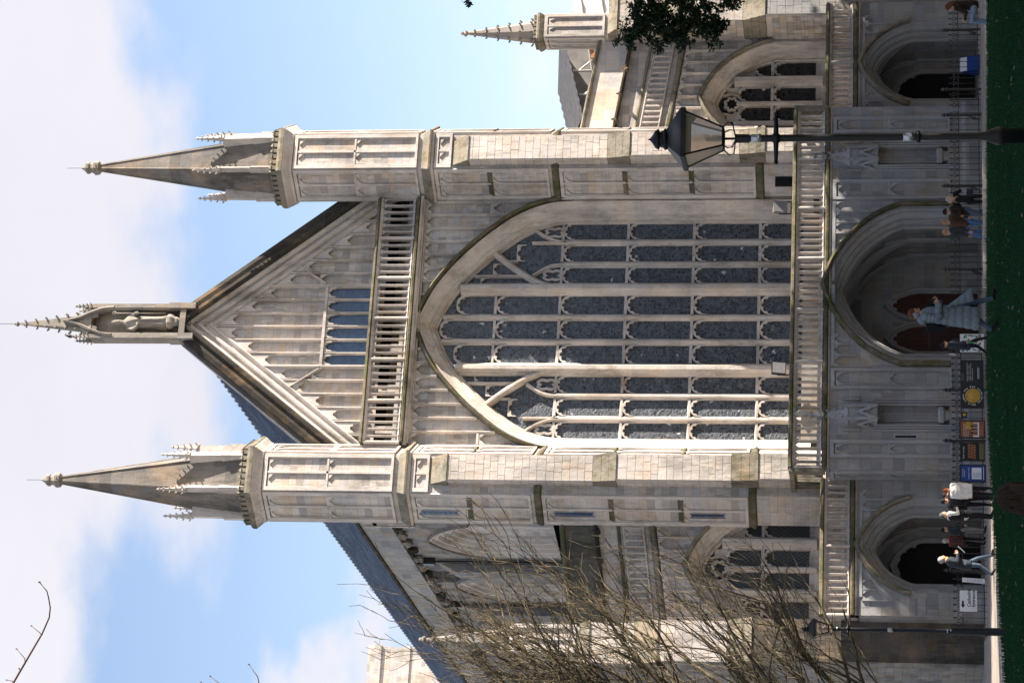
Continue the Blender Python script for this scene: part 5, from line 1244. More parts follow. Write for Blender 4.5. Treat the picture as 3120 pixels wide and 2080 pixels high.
q = MB(); q.hexa([(-4.5, .2, sz(-4.5)-1.2), (2.5, .2, sz(2.5)-1.2), (2.5, .35, sz(2.5)-1.2), (-4.5, .35, sz(-4.5)-1.2), (-4.5, .2, sz(-4.5)-.98), (2.5, .2, sz(2.5)-.98), (2.5, .35, sz(2.5)-.98), (-4.5, .35, sz(-4.5)-.98)]); q.build('board', 'rusty', SC)
for x in (3.3, 5.2): q = MB(); q.tube([(x, -.25, -1), (x, -.25, 5.2)], .055, 6); q.build('scaffold_pole', 'pole', SC)
q = MB(); q.box(3.5, 7.6, -.3, -.16, 2.45, 2.7); q.build('board', 'rusty', SC)
# ================================================================== trees
def bare_branch(mb, p, d, L, r, lv, rr, trop, upz=.2):
    n = (8, 6, 5, 3)[lv]; pts = [p.copy()]; rad = [r]; dd = d.copy()
    for i in range(n):
        dd = (dd+Vector((rr.gauss(0, .15), rr.gauss(0, .15), rr.gauss(0, .13)))+trop*upz*.5).normalized()
        p = p+dd*L/n; pts.append(p.copy()); rad.append(max(.006, r*(1-.66*(i+1)/n)))
        if lv < 3 and i >= (2 if lv == 0 else 1) and rr.random() < (1, .95, .6)[lv]:
            side = Vector((rr.gauss(0, 1), rr.gauss(0, 1), rr.gauss(.1, .8))).normalized()
            nd = (dd+side*rr.uniform(.5, .95)+trop*.1).normalized()
            bare_branch(mb, p.copy(), nd, L*rr.uniform(.38, .62)*(1-.2*i/n), max(.009, rad[-1]*.68), lv+1, rr, trop, upz)
    mb.tube(pts, rad, (7, 5, 4, 4)[lv])
BT = camloc(58, -11.2); bz = ground_z(58, -11.2)
BT = tag(empty('bare_tree', (BT.x, BT.y, bz)), 'bare winter tree with long upswept branches at the left edge', 'tree')
rr = random.Random(21)
q = MB(); q.tube([(0, 0, -.1), (.05, .03, 1.2), (.1, 0, 2.6), (.3, .1, 4.2), (.5, .1, 6.5), (.6, .1, 9.0)], [.3, .24, .21, .17, .12, .06], 12); q.build('trunk', 'bark', BT, True)
for i in range(30):
    z = .9+i*.29; x = .1+.055*z; ang = rr.gauss(-YAW, .45); tilt = rr.uniform(.5, .85)
    d = Vector((math.cos(ang)*math.cos(tilt), math.sin(ang)*math.cos(tilt), math.sin(tilt)))
    q = MB(); bare_branch(q, Vector((x, .1, z)), d, rr.uniform(5.2, 7.2)*(1 if i < 20 else .8), .095*rr.uniform(.5, 1.3), 0, rr, Vector((.35*math.cos(-YAW), .35*math.sin(-YAW), .85)).normalized())
    q.build('limb', 'bark', BT)
# nearer tree whose twig ends hang into the sky at the left
T2 = camloc(20, -7.2); T2e = tag(empty('bare_tree', (T2.x, T2.y, lawn_z(20, -7.2)-.1)), 'nearer bare tree with only budded twig ends showing against the sky', 'tree')
def pix(x, y, D):
    r_ = fw+r2*(((2080-y)-1040)/7533)+u2*((1560-x)/7533); h_ = math.hypot(r_.x, r_.y); return CAM+r_*(D/h_)
def lp(x, y, D=20): return pix(x, y, D)-Vector(T2e.location)
q = MB(); q.tube([(0, 0, -.2), (.02, .05, 2), (.1, .05, 4.5), (.3, .1, 6.8), (.5, .1, 9.0)], [.26, .2, .16, .12, .05], 10); q.build('trunk', 'bark', T2e, True)
def twig(pts, r0, r1, root=None, D=20):
    P_ = [lp(x, y, D) for x, y in pts]
    if root is not None: P_ = [Vector(root)]+[Vector(root).lerp(P_[0], .5)+Vector((0, 0, .3))]+P_
    n = len(P_); q = MB(); q.tube(P_, [r0+(r1-r0)*i/(n-1) for i in range(n)], 6); q.blob(tuple(P_[-1]), (r1*1.9, r1*1.9, r1*3), 6, 4); q.build('twig', 'twig', T2e, True)
twig([(-40, 2180), (40, 2080), (75, 2020), (110, 1960), (128, 1930), (150, 1880), (153, 1850), (148, 1820), (143, 1800), (120, 1772)], .011, .0042, (.45, .1, 8.2))
twig([(128, 1935), (120, 1925), (95, 1905)], .004, .003); twig([(75, 2025), (76, 2005), (50, 1975)], .004, .003); twig([(62, 2045), (58, 2035)], .004, .003); twig([(46, 2075), (20, 2070)], .004, .003)
twig([(850, 2200), (790, 2085), (785, 2060), (758, 2022)], .008, .003, (.3, .1, 6.6)); twig([(700, 2150), (680, 2090), (640, 2058)], .006, .003, (.3, .1, 6.9)); twig([(640, 2140), (612, 2076)], .005, .003)
# evergreens to the right of the lawn: their shade lies over lawn and porches
def evergreen(name, label, dep, lat, H, r, zc0, nleaf, seed, size=.42, mat='yew', group='evergreens beside the lawn', xy=None):
    rg = np.random.default_rng(seed)
    if xy is None: p = camloc(dep, lat); z0 = lawn_z(min(dep, 77), lat)-.2
    else: p = Vector((*xy, 0)); z0 = 0
    e = tag(empty(name, (p.x, p.y, z0)), label, 'tree', group)
    q = MB(); q.tube([(0, 0, 0), (.05, 0, H*.3), (-.1, .1, H*.62), (.05, 0, H*.93)], [r*.085, r*.07, r*.045, .03], 9)
    limbs = []
    for i in range(14):
        a = i*2.4; z = zc0+(H-zc0)*(.05+.8*i/14); k = r*(1-.55*i/14)*.8; limbs.append((a, z, k)); q.tube([(0, 0, z-.6), (math.cos(a)*k*.5, math.sin(a)*k*.5, z+.1), (math.cos(a)*k, math.sin(a)*k, z+.5)], [.1, .06, .02], 5)
    q.build('trunk', 'bark', e, True)
    K = 90; c = rg.normal(size=(K, 3)); c /= np.linalg.norm(c, axis=1)[:, None]; c *= (rg.random(K)**.45)[:, None]
    c = c*np.array([r*.82, r*.82, (H-zc0)/2*.9])+np.array([0, 0, (H+zc0)/2]); cr = r*(.22+.2*rg.random(K))
    idx = rg.integers(0, K, nleaf); dv = rg.normal(size=(nleaf, 3)); dv /= np.linalg.norm(dv, axis=1)[:, None]; P_ = c[idx]+dv*(cr[idx]*(.45+.6*rg.random(nleaf)))[:, None]
    A_ = rg.normal(size=(nleaf, 3)); A_ /= np.linalg.norm(A_, axis=1)[:, None]; B_ = np.cross(A_, rg.normal(size=(nleaf, 3))); B_ /= np.linalg.norm(B_, axis=1)[:, None]; s_ = (size*(.5+rg.random(nleaf)))[:, None]
    V = np.stack([P_-A_*s_*.5, P_+B_*s_*.28, P_+A_*s_*.5, P_-B_*s_*.28], 1).reshape(-1, 3)
    q = MB(); q.v = V.tolist(); q.f = [(4*i, 4*i+1, 4*i+2, 4*i+3) for i in range(nleaf)]; q.t = [0]*nleaf; q.build('crown', mat, e)
    return e
YW = evergreen('yew_tree', 'dark yew whose drooping sprays enter at the right edge', 40, 11.6, 13, 4.6, 2.2, 16000, 1, .2)
rr = random.Random(8)
def spray(tips, D=40, n=420, spread=.17, seed=1):
    """a drooping spray: fine stem with many needle-leaf tufts"""
    rg = random.Random(seed); o = Vector(YW.location); P_ = [pix(x, y, D)-o for x, y in tips]
    q = MB(); q.tube(P_, [.03-.022*i/(len(P_)-1) for i in range(len(P_))], 5); q.build('spray_stem', 'bark', YW)
    q = MB()
    for _ in range(max(8, n//7)):
        t = rg.random()**.75*(len(P_)-1); i = min(int(t), len(P_)-2); c = P_[i].lerp(P_[i+1], t-i); bd = Vector((rg.gauss(0, 1), rg.gauss(0, 1), rg.gauss(-.35, .7))).normalized(); BL = rg.uniform(.14, .34)*spread/.15
        q.tube([c, c+bd*BL], [.008, .003], 3)
        for _j in range(15):
            c1 = c+bd*BL*(.25+.8*rg.random())+Vector((rg.gauss(0, .03), rg.gauss(0, .03), rg.gauss(0, .03)))
            for _k in range(3):
                a = (bd*.6+Vector((rg.gauss(0, 1), rg.gauss(0, 1), rg.gauss(-.2, .9)))).normalized(); b = a.cross(Vector((rg.gauss(0, 1), rg.gauss(0, 1), rg.gauss(0, 1)))).normalized(); L = .05+.05*rg.random()
                q.add([tuple(c1), tuple(c1+a*L*.5+b*L*.2), tuple(c1+a*L), tuple(c1+a*L*.5-b*L*.2)], [(0, 1, 2, 3)])
    q.build('spray', 'yew', YW)
spray([(1900, -120), (1925, -30), (1945, 40), (1930, 80), (1905, 105), (1885, 125)], n=286, seed=1)
spray([(1950, -120), (1985, -20), (2010, 55), (2030, 95), (2018, 140)], n=264, seed=2)
spray([(2040, -130), (2065, -20), (2080, 50), (2072, 100), (2085, 130)], n=264, seed=3)
spray([(2100, -130), (2125, -30), (2140, 20), (2175, 55), (2190, 95)], n=209, spread=.13, seed=4)
spray([(2150, -110), (2190, -20), (2215, 5), (2235, 20)], n=88, spread=.1, seed=5)
spray([(1950, -60), (1975, 5), (1990, 45), (1960, 75)], n=231, seed=6)
spray([(2010, -60), (2040, 0), (2100, 25), (2130, 70), (2180, 105)], n=231, spread=.14, seed=9)
spray([(1380, -90), (1400, -30), (1428, 8)], n=49, spread=.07, seed=7)
for i, (dp, lt, H, r) in enumerate(((24, 14.5, 15, 5.5), (52, 17.5, 23, 6), (63, 18.8, 24, 6.2), (74, 19.8, 20, 6), (32, 16, 17, 5.5), (12, 14, 15, 5.5), (83, 22, 18, 5.5), (43, 17.5, 20, 6), (57, 24, 24, 6), (69, 26, 24, 6), (37, 23, 20, 6), (47, 25, 22, 6))):
    evergreen('evergreen_tree', 'dense dark evergreen right of the lawn, %s' % ['second from the camera', 'fifth from the camera', 'sixth from the camera', 'seventh from the camera', 'third from the camera', 'nearest the camera', 'nearest the cathedral', 'fourth from the camera', 'back row, third', 'back row, last', 'back row, first', 'back row, second'][i], dp, lt, H, r, 1.5, 7000, 10+i, .6)
ORD = ['first', 'second', 'third', 'fourth', 'fifth', 'sixth', 'seventh', 'eighth', 'ninth', 'tenth', 'eleventh']
for i, (x, y, H, r) in enumerate(((20, -14.2, 25, 4.2), (15, -15.6, 26.5, 4.2), (21.5, -10.2, 17.3, 4.6), (28, -9.2, 15.3, 4.6), (24.6, -9.6, 15.8, 4.0), (24, -17.5, 20, 5.2), (31, -14, 18, 5.2), (20, -22, 20, 5.2), (28, -22.5, 20, 5.2), (37, -18, 20, 5.4))):
    evergreen('evergreen_tree', 'tall evergreen south of the west front, %s from the porch' % ORD[i], 0, 0, H, r, 2, 9000, 30+i, .6, xy=(x, y))

for i, (dp, lt, H, r) in enumerate(((80, -25, 15, 5.5), (62, -24, 15, 6), (44, -21, 15, 6), (26, -18, 14, 6))):  # added unseen trees that block sky light from lawn and porches
    evergreen('evergreen_tree', 'added evergreen left of the lawn, blocking sky light, %s counted from the cathedral' % ['first', 'second', 'third', 'fourth'][i], dp, lt, H, r, 1.2, 6000, 60+i, .65, group='added evergreens left of the lawn')
# ================================================================== people
def pm(name, c, rough=.8, var=.2): 
    M[name] = plain(name, c, rough, var, 14, 0, .2, .3)
for n_, c_ in dict(skin=(.52, .30, .21), skin2=(.42, .24, .17), hair_brown=(.026, .016, .010), hair_strand=(.03, .019, .012), hair_red=(.22, .055, .018), hair_auburn=(.11, .04, .02), hair_black=(.012, .011, .011), hair_grey=(.36, .35, .34), hair_slate=(.10, .10, .10), hair_blond=(.42, .30, .20), silver=(.17, .205, .24), denim=(.07, .10, .145), denim_blue=(.06, .13, .26), jet=(.012, .012, .014), navy=(.025, .032, .042), brown=(.07, .035, .022), leather=(.028, .018, .014), charcoal=(.03, .031, .035), white_coat=(.66, .64, .60), grey_cloth=(.24, .25, .27), tan_cap=(.30, .18, .09), shoe=(.014, .013, .013), sole=(.3, .29, .27), light_jean=(.20, .28, .38), slate=(.03, .038, .046), green_bottle=(.03, .22, .12), dark_red=(.10, .03, .025), pale_trouser=(.2, .19, .18)).items(): pm(n_, c_)
dg = lambda: bpy.context.evaluated_depsgraph_get()
def capsule(mb, a, b, ra, rb, n=10):
    a, b = Vector(a), Vector(b); d = (b-a); L = d.length
    if L < 1e-4: d = Vector((0, 0, 1)); L = 1e-4
    d.normalize(); pts = []; rad = []
    for t in (-.98, -.7, -.35): pts.append(a+d*ra*t); rad.append(ra*math.sqrt(1-t*t))
    pts += [a, b]; rad += [ra, rb]
    for t in (.35, .7, .98): pts.append(b+d*rb*t); rad.append(rb*math.sqrt(1-t*t))
    mb.tube(pts, rad, n)
def person(label, loc, rz, H=1.70, pose=None, top='charcoal', legs='jet', hair='hair_brown', skin='skin', shoe='shoe', bulk=1.0, long_hair=False, cap=None, voxel=.02, lean=0., head=(0, 0), skirt=None, extra=None, group=None, sit=False):
    J = dict(pelvis=(0, 0, .94), spine=(0, .0, 1.14), chest=(0, .0, 1.32), neck=(0, 0, 1.45), head=(0, .025, 1.585),
             lhip=(-.09, 0, .90), lknee=(-.10, .02, .49), lank=(-.10, -.02, .085), ltoe=(-.11, .14, .035), rhip=(.09, 0, .90), rknee=(.10, .02, .49), rank=(.10, -.02, .085), rtoe=(.11, .14, .035),
             lsh=(-.185, 0, 1.40), lel=(-.235, -.03, 1.12), lwr=(-.235, .06, .88), lhd=(-.23, .09, .80), rsh=(.185, 0, 1.40), rel=(.235, -.03, 1.12), rwr=(.235, .06, .88), rhd=(.23, .09, .80))
    if pose: J.update(pose)
    if lean:
        for k in ('spine', 'chest', 'neck', 'head', 'lsh', 'lel', 'lwr', 'lhd', 'rsh', 'rel', 'rwr', 'rhd'):
            x, y, z = J[k]; h = z-.94; J[k] = (x, y+h*math.sin(lean), .94+h*math.cos(lean))
    s = H/1.70; J = {k: Vector(v)*s for k, v in J.items()}; b = bulk
    hp = J['head']; hd = Vector((head[0], 1, head[1])).normalized()
    C = [('pelvis', 'spine', .150*b, .135*b, top), ('spine', 'chest', .135*b, .150*b, top), ('chest', 'neck', .13*b, .062, top), ('neck', 'head', .055, .055, skin),
         ('lhip', 'lknee', .095, .064, legs), ('lknee', 'lank', .062, .045, legs), ('lank', 'ltoe', .046, .036, shoe), ('rhip', 'rknee', .095, .064, legs), ('rknee', 'rank', .062, .045, legs), ('rank', 'rtoe', .046, .036, shoe), ('lhip', 'rhip', .11, .11, legs),
         ('lsh', 'lel', .078*b, .058*b, top), ('lel', 'lwr', .057*b, .042*b, top), ('lwr', 'lhd', .034, .038, skin), ('rsh', 'rel', .078*b, .058*b, top), ('rel', 'rwr', .057*b, .042*b, top), ('rwr', 'rhd', .034, .038, skin), ('lsh', 'rsh', .085*b, .085*b, top)]
    segs = [(J[a], J[c], ra*s, rb*s, m) for a, c, ra, rb, m in C]
    right = hd.cross(Vector((0, 0, 1))).normalized(); upv = right.cross(hd)
    q = MB()
    for a, c, ra, rb, m in segs: capsule(q, a, c, ra, rb)
    q.blob(tuple(hp), (.082*s, .1*s, .118*s), 14, 10); q.blob(tuple(hp+hd*.03*s-upv*.07*s), (.055*s, .065*s, .06*s), 12, 8)
    capsule(q, hp+hd*.085*s+upv*.01*s, hp+hd*.112*s-upv*.028*s, .012*s, .018*s, 8)
    for sg in (-1, 1): q.blob(tuple(hp+right*sg*.083*s-upv*.005*s), (.014*s, .022*s, .034*s), 8, 6)
    hsegs = [(hp-upv*.08*s, hp+upv*.08*s, .1*s, .1*s, skin)]
    me = bpy.data.meshes.new('b'); me.from_pydata(q.v, [], q.f); o = bpy.data.objects.new('b', me); col.objects.link(o)
    md = o.modifiers.new('r', 'REMESH'); md.mode = 'VOXEL'; md.voxel_size = voxel; sm_ = o.modifiers.new('s', 'SMOOTH'); sm_.iterations = 3; sm_.factor = .45
    nm = bpy.data.meshes.new_from_object(o.evaluated_get(dg())); bpy.data.objects.remove(o)
    mats = []; 
    for sgm in segs+hsegs:
        if sgm[4] not in mats: mats.append(sgm[4])
    n = len(nm.polygons); cen = np.empty(n*3); nm.polygons.foreach_get('center', cen); cen = cen.reshape(-1, 3); best = np.full(n, 1e9); mi = np.zeros(n, int)
    for a, c, ra, rb, m in segs+hsegs:
        a_ = np.array(a); d_ = np.array(c)-a_; t = np.clip(((cen-a_)@d_)/max(1e-9, d_@d_), 0, 1); dist = np.linalg.norm(cen-a_-t[:, None]*d_, axis=1)-(ra+(rb-ra)*t)
        k = dist < best; best[k] = dist[k]; mi[k] = mats.index(m)
    # fingers rooted in the palms
    fv = [tuple(v.co) for v in nm.vertices]; ff = [tuple(p.vertices) for p in nm.polygons]; q = MB()
    for sd in ('l', 'r'):
        w_, h_ = J[sd+'wr'], J[sd+'hd']; d_ = (h_-w_).normalized(); sdv = d_.cross(Vector((1, 0, 0)) if abs(d_.x) < .8 else Vector((0, 1, 0))).normalized(); pn = d_.cross(sdv)
        for k, L in enumerate((.07, .08, .075, .06)):
            p0 = h_+d_*.015*s+sdv*(k-1.5)*.021*s; q.tube([p0, p0+d_*L*.55*s+pn*.01*s, p0+d_*L*.95*s+pn*.035*s], [.010*s, .009*s, .007*s], 5)
        p0 = w_+d_*.04*s-sdv*.03*s; q.tube([p0, p0+d_*.03*s-sdv*.03*s, p0+d_*.06*s-sdv*.035*s], [.011*s, .01*s, .008*s], 5)
    o_ = len(fv); nv0 = len(ff); fv += q.v; ff += [tuple(i+o_ for i in f) for f in q.f]
    nm2 = bpy.data.meshes.new('body'); nm2.from_pydata(fv, [], ff); nm2.shade_smooth()
    for m in mats: nm2.materials.append(M[m])
    allm = np.concatenate([mi, np.full(len(ff)-nv0, mats.index(skin))]).astype(np.int32); nm2.polygons.foreach_set('material_index', allm)
    e = tag(empty('person', loc, rz), label, 'person', group)
    ob = bpy.data.objects.new('body', nm2); col.objects.link(ob); ob.parent = e
    # hair and face
    q = MB(); 
    if cap is None or long_hair:
        ctr = hp-hd*.018*s+upv*.022*s; n1, n2 = 18, 10; vs = []; fs = []; rj = random.Random(len(label))
        for i in range(n2+1):
            a = .02+(PI*(.62 if long_hair else .56))*i/n2
            for j in range(n1):
                b_ = 2*PI*j/n1; fr = math.cos(b_)   # 1 = front
                aa = a*(1 if fr < .25 else 1-.42*(fr-.25)/.75); k = .95+rj.uniform(-.035, .035)
                v = upv*math.cos(aa)*.128*s*k+(hd*fr*.116*s+right*math.sin(b_)*.098*s)*math.sin(aa)*k; vs.append(tuple(ctr+v))
        for i in range(n2): fs += [(i*n1+j, i*n1+(j+1) % n1, (i+1)*n1+(j+1) % n1, (i+1)*n1+j) for j in range(n1)]
        q.add(vs, fs)
        if long_hair: 
            for k in range(7):
                x = (k-3)*.028*s; q.tube([ctr-hd*.06*s+right*x+upv*.03*s, ctr-hd*.11*s+right*x*1.2-upv*.1*s, ctr-hd*.10*s+right*x*1.3-upv*.24*s, ctr-hd*.1*s+right*x*1.1-upv*(.33+.03*(k % 3))*s], [.04*s, .042*s, .034*s, .012*s], 6)
        q.build('hair', hair, e, True)
    if cap:
        q = MB(); ctr = hp-hd*.01*s; rows = []
        vs = []; fs = []; n1 = 14
        for i in range(6):
            a = PI*.53*i/5
            for j in range(n1): b_ = 2*PI*j/n1; vs.append(tuple(ctr+upv*math.cos(a)*.135*s+(hd*math.cos(b_)*.118*s+right*math.sin(b_)*.102*s)*math.sin(a)))
        for i in range(5): fs += [(i*n1+j, i*n1+(j+1) % n1, (i+1)*n1+(j+1) % n1, (i+1)*n1+j) for j in range(n1)]
        q.add(vs, fs); q.build('cap', cap, e, True)
    q = MB()
    for sg in (-1, 1): q.blob(tuple(hp+hd*.088*s+right*sg*.033*s+upv*.012*s), (.012*s, .01*s, .008*s), 6, 4)
    q.blob(tuple(hp+hd*.092*s-upv*.062*s), (.02*s, .01*s, .005*s), 6, 4); q.build('face_features', 'hair_brown', e)
    if skirt:            # coat tails: (z top, z bottom, radius top, radius bottom, material, quilting)
        z1, z0, ra, rb, m, ql = skirt; q = MB(); n1 = 20; rows = 26; vs = []; fs = []
        for i in range(rows+1):
            t = i/rows; z = (z1+(z0-z1)*t)*s; r = (ra+(rb-ra)*t)*s*(1+ql*abs(math.sin(t*PI*ql*60 if ql else 0)))
            cy_ = math.sin(lean)*max(0, z-.94*s)
            for j in range(n1): a = 2*PI*j/n1; vs.append((r*math.cos(a)*1.02, cy_+r*.86*math.sin(a), z+.01*math.sin(a*3)))
        for i in range(rows): fs += [(i*n1+j, i*n1+(j+1) % n1, (i+1)*n1+(j+1) % n1, (i+1)*n1+j) for j in range(n1)]
        q.add(vs, fs); q.build('coat', m, e, True)
    if extra: extra(e, J, s)
    return e
def place(D, y, z=None, dz=0):
    """ground point D metres from the camera along the bearing of image row y"""
    p = pix(2707, y, D); d, l = deplat(p.x, p.y); zz = z if z is not None else (ground_z(d, l) if d > edge(l) else lawn_z(d, l)); return (p.x, p.y, zz+dz)
face = lambda deg: math.radians(deg)-YAW-PI/2       # 0 = towards image right, 90 = away, 180 = left, 270 = camera
WALK = dict(lhip=(-.09, 0, .90), lknee=(-.1, .2, .53), lank=(-.1, .30, .11), ltoe=(-.11, .46, .09), rhip=(.09, 0, .90), rknee=(.1, -.02, .49), rank=(.1, -.28, .14), rtoe=(.11, -.13, .04))
PHONE = dict(lel=(-.25, -.02, 1.14), lwr=(-.12, .24, 1.14), lhd=(-.06, .28, 1.18), rel=(.25, -.02, 1.14), rwr=(.12, .24, 1.14), rhd=(.06, .28, 1.18))
# 1 long silver coat
def ex1(e, J, s):
    q = MB(); n1 = 26; rows = 44; vs = []; fs = []       # open quilted coat
    for i in range(rows+1):
        t = i/rows; z = (1.38-1.0*t)*s; bl = 1+.10*abs(math.sin(t*PI*7))**.7
        rx = (.165+.03*min(1, t*3)+.03*t)*s*bl; ry = (.135+.03*min(1, t*3)+.06*t)*s*bl; op = .12+1.15*max(0, t-.42)
        for j in range(n1+1):
            a = PI/2+op+(2*PI-op-.12-.5*max(0, t-.42))*j/n1; vs.append((rx*math.cos(a), ry*math.sin(a)-.07*s*t*t, z+.012*math.sin(j*2.1)))
    for i in range(rows): fs += [(i*(n1+1)+j, i*(n1+1)+j+1, (i+1)*(n1+1)+j+1, (i+1)*(n1+1)+j) for j in range(n1)]
    q.add(vs, fs); q.build('coat', 'silver', e, True)
    q = MB(); vs = []; fs = []; rows = 20                 # front flap blown forward by the stride
    for i in range(rows+1):
        t = i/rows; z = (.98-.5*t)*s; y0 = (.15+.14*t)*s; w_ = (.05+.20*t)*s; b_ = .03*s*abs(math.sin(t*PI*4))
        for j in range(5): u = j/4; vs.append(((.10+.02*math.sin(u*3))*s+b_*math.sin(u*PI), y0+w_*u, z+.06*s*u*t))
    for i in range(rows): fs += [(i*5+j, i*5+j+1, (i+1)*5+j+1, (i+1)*5+j) for j in range(4)]
    q.add(vs, fs); q.build('coat_flap', 'silver', e, True)
    q = MB()
    for sd in ('l', 'r'):
        A_, B_, C_ = J[sd+'sh'], J[sd+'el'], J[sd+'wr']
        for a, b, k in ((A_, B_, 4), (B_, C_, 3)):
            pts = []; rad = []
            for i in range(k*6+1):
                t = i/(k*6); pts.append(a.lerp(b, t)); rad.append((.082-.01*t)*s*(.86+.2*abs(math.sin(t*PI*k))))
            q.tube(pts, rad, 10)
    hp = J['head']; q.blob((0, hp.y-.1*s, hp.z-.13*s), (.16*s, .12*s, .1*s), 10, 6); q.build('quilted_sleeves', 'silver', e, True)
    q = MB(); q.box(-.13*s, .13*s, -.33*s, -.2*s, 1.0*s, 1.38*s); q.build('backpack', 'jet', e)
    q = MB(); q.tube([(-.13*s, .1*s, 1.42*s), (-.17*s, .17*s, 1.25*s), (-.17*s, .08*s, 1.05*s)], .03*s, 6); q.build('backpack_strap', 'jet', e)
    q = MB(); q.box(-.04*s, .04*s, .29*s, .305*s, 1.14*s, 1.29*s); q.build('phone', 'jet', e)
    q = MB()
    for sg in (-1, 1): q.blob(tuple(hp+Vector((sg*.092, -.01, -.01))*s), (.03*s, .05*s, .055*s), 10, 8, .1)
    q.build('earmuffs', 'grey_cloth', e, True)
person('woman in long silver quilted coat and jeans looking at her phone on the lawn', place(47, 958), face(-12), 1.66, {**WALK, **PHONE}, 'silver', 'denim', 'hair_auburn', bulk=1.0, long_hair=False, voxel=.014, head=(0, -.45), extra=ex1)
# 2 dark walker behind her
def ex2(e, J, s):
    q = MB(); q.lathe([(.035, 0), (.035, .2), (.015, .25), (.014, .28)], 10, tuple(J['rhd']+Vector((0, 0, -.22)))); q.build('bottle', 'green_bottle', e)
    q = MB(); h = J['head']; q.blob((0, h.y-.03, h.z-.14*s), (.13*s, .12*s, .06*s), 10, 6); q.build('scarf', 'jet', e, True)
person('walker in dark jacket and black beanie with a green bottle, behind the silver-coated woman', place(86, 1052, .05), face(5), 1.72, WALK, 'navy', 'jet', 'hair_black', cap='jet', bulk=1.05, skirt=(1.0, .72, .17, .19, 'navy', 0), extra=ex2)
# 3 group of four
def bag(e, J, s):
    q = MB(); q.box(.12, .36, -.12, .02, .72, .95); q.build('shoulder_bag', 'navy', e); q = MB(); q.tube([(-.12, .1, 1.42), (.1, .16, 1.15), (.25, .0, .95)], .012, 5); q.build('bag_strap', 'steel', e)
    q = MB(); q.box(-.06, .06, .2, .28, 1.42, 1.5); q.build('camera', 'jet', e)
person('blonde woman in black leather jacket raising a camera, with a dark shoulder bag', place(85, 608, .0), face(75), 1.62, dict(lel=(-.28, .1, 1.2), lwr=(-.1, .24, 1.42), lhd=(-.05, .25, 1.46), rel=(.28, .1, 1.2), rwr=(.1, .24, 1.42), rhd=(.05, .25, 1.46)), 'jet', 'jet', 'hair_blond', long_hair=True, extra=bag, group='four visitors at the central porch')
person('man in black jacket with dark cap, second from right of the four visitors', place(85.5, 645, .0), face(215), 1.72, {**WALK, **dict(lel=(-.25, .0, 1.13), lwr=(-.1, .2, 1.1), lhd=(-.05, .22, 1.08))}, 'leather', 'denim', 'hair_black', cap='jet', bulk=1.1, group='four visitors at the central porch')
def hood(e, J, s):
    h = J['head']; q = MB(); q.blob((0, h.y-.04, h.z-.15*s), (.14*s, .13*s, .07*s), 10, 6); q.build('hood', 'grey_cloth', e, True)
person('man in brown jacket and blue jeans with tan cap, third of the four visitors', place(86, 676, .0), face(230), 1.74, WALK, 'brown', 'denim_blue', 'hair_brown', cap='tan_cap', bulk=1.1, extra=hood, group='four visitors at the central porch')
person('man in charcoal jacket over grey hood with tan cap, left end of the four visitors', place(84.5, 706, .0), face(195), 1.75, WALK, 'charcoal', 'denim_blue', 'hair_brown', cap='tan_cap', bulk=1.12, extra=hood, group='four visitors at the central porch')
# 4 group in the sun at the left
def puff(m, z0=.78):
    def f(e, J, s):
        q = MB(); pts = []; rad = []
        vs = []; fs = []; n1 = 16; rows = 24
        for i in range(rows+1):
            t = i/rows; z = (1.44+(z0-1.44)*t)*s; r = (.12+.09*min(1, t*4))*s*(1+.06*abs(math.sin(t*PI*6)))
            for j in range(n1): a = 2*PI*j/n1; vs.append((r*math.cos(a)*1.12, r*.85*math.sin(a), z))
        for i in range(rows): fs += [(i*n1+j, i*n1+(j+1) % n1, (i+1)*n1+(j+1) % n1, (i+1)*n1+j) for j in range(n1)]
        q.add(vs, fs); q.build('puffer_coat', m, e, True)
    return f
person('red-haired woman in white quilted coat standing in the sun', place(82, 1492), face(100), 1.60, None, 'white_coat', 'jet', 'hair_red', extra=puff('white_coat', .72), bulk=1.08, group='visitors talking by the left porch')
def bpk(e, J, s):
    q = MB(); q.lathe([(.1, 0), (.15, .06), (.16, .3), (.1, .42)], 10, (0, -.2, 1.0), 0, (1, .6)); q.build('backpack', 'charcoal', e, True)
person('person in dark jacket with bulky backpack seen from behind', place(83, 1524), face(95), 1.70, None, 'charcoal', 'jet', 'hair_black', bulk=1.12, extra=bpk, group='visitors talking by the left porch')
person('small dark-haired person half hidden behind the white coat', place(85.5, 1506), face(200), 1.66, None, 'grey_cloth', 'jet', 'hair_black', group='visitors talking by the left porch')
def vest(e, J, s):
    puff('jet', .95)(e, J, s)
    q = MB(); q.tube([J['lsh'], J['lel'], J['lwr']], [.085*s, .066*s, .05*s], 8); q.build('white_sleeve', 'white_coat', e, True)
person('man in black padded gilet over white sleeves with hands raised to his chest', place(82.5, 1568), face(25), 1.74, dict(lel=(-.27, -.02, 1.13), lwr=(-.14, .22, 1.17), lhd=(-.06, .26, 1.2), rel=(.27, -.02, 1.13), rwr=(.14, .22, 1.17), rhd=(.06, .26, 1.2)), 'white_coat', 'jet', 'hair_slate', extra=vest, group='visitors talking by the left porch')
# 5 two people in the porch shade
person('dark-clothed person with pale trousers in the porch shade, nearer the gilet man', place(91.5, 1612, 0), face(30), 1.62, None, 'navy', 'pale_trouser', 'hair_black', group='pair standing in the left porch shade')
person('grey-haired person in dark red top in the porch shade, nearer the white-haired walker', place(92, 1645, 0), face(60), 1.56, None, 'dark_red', 'jet', 'hair_grey', group='pair standing in the left porch shade')
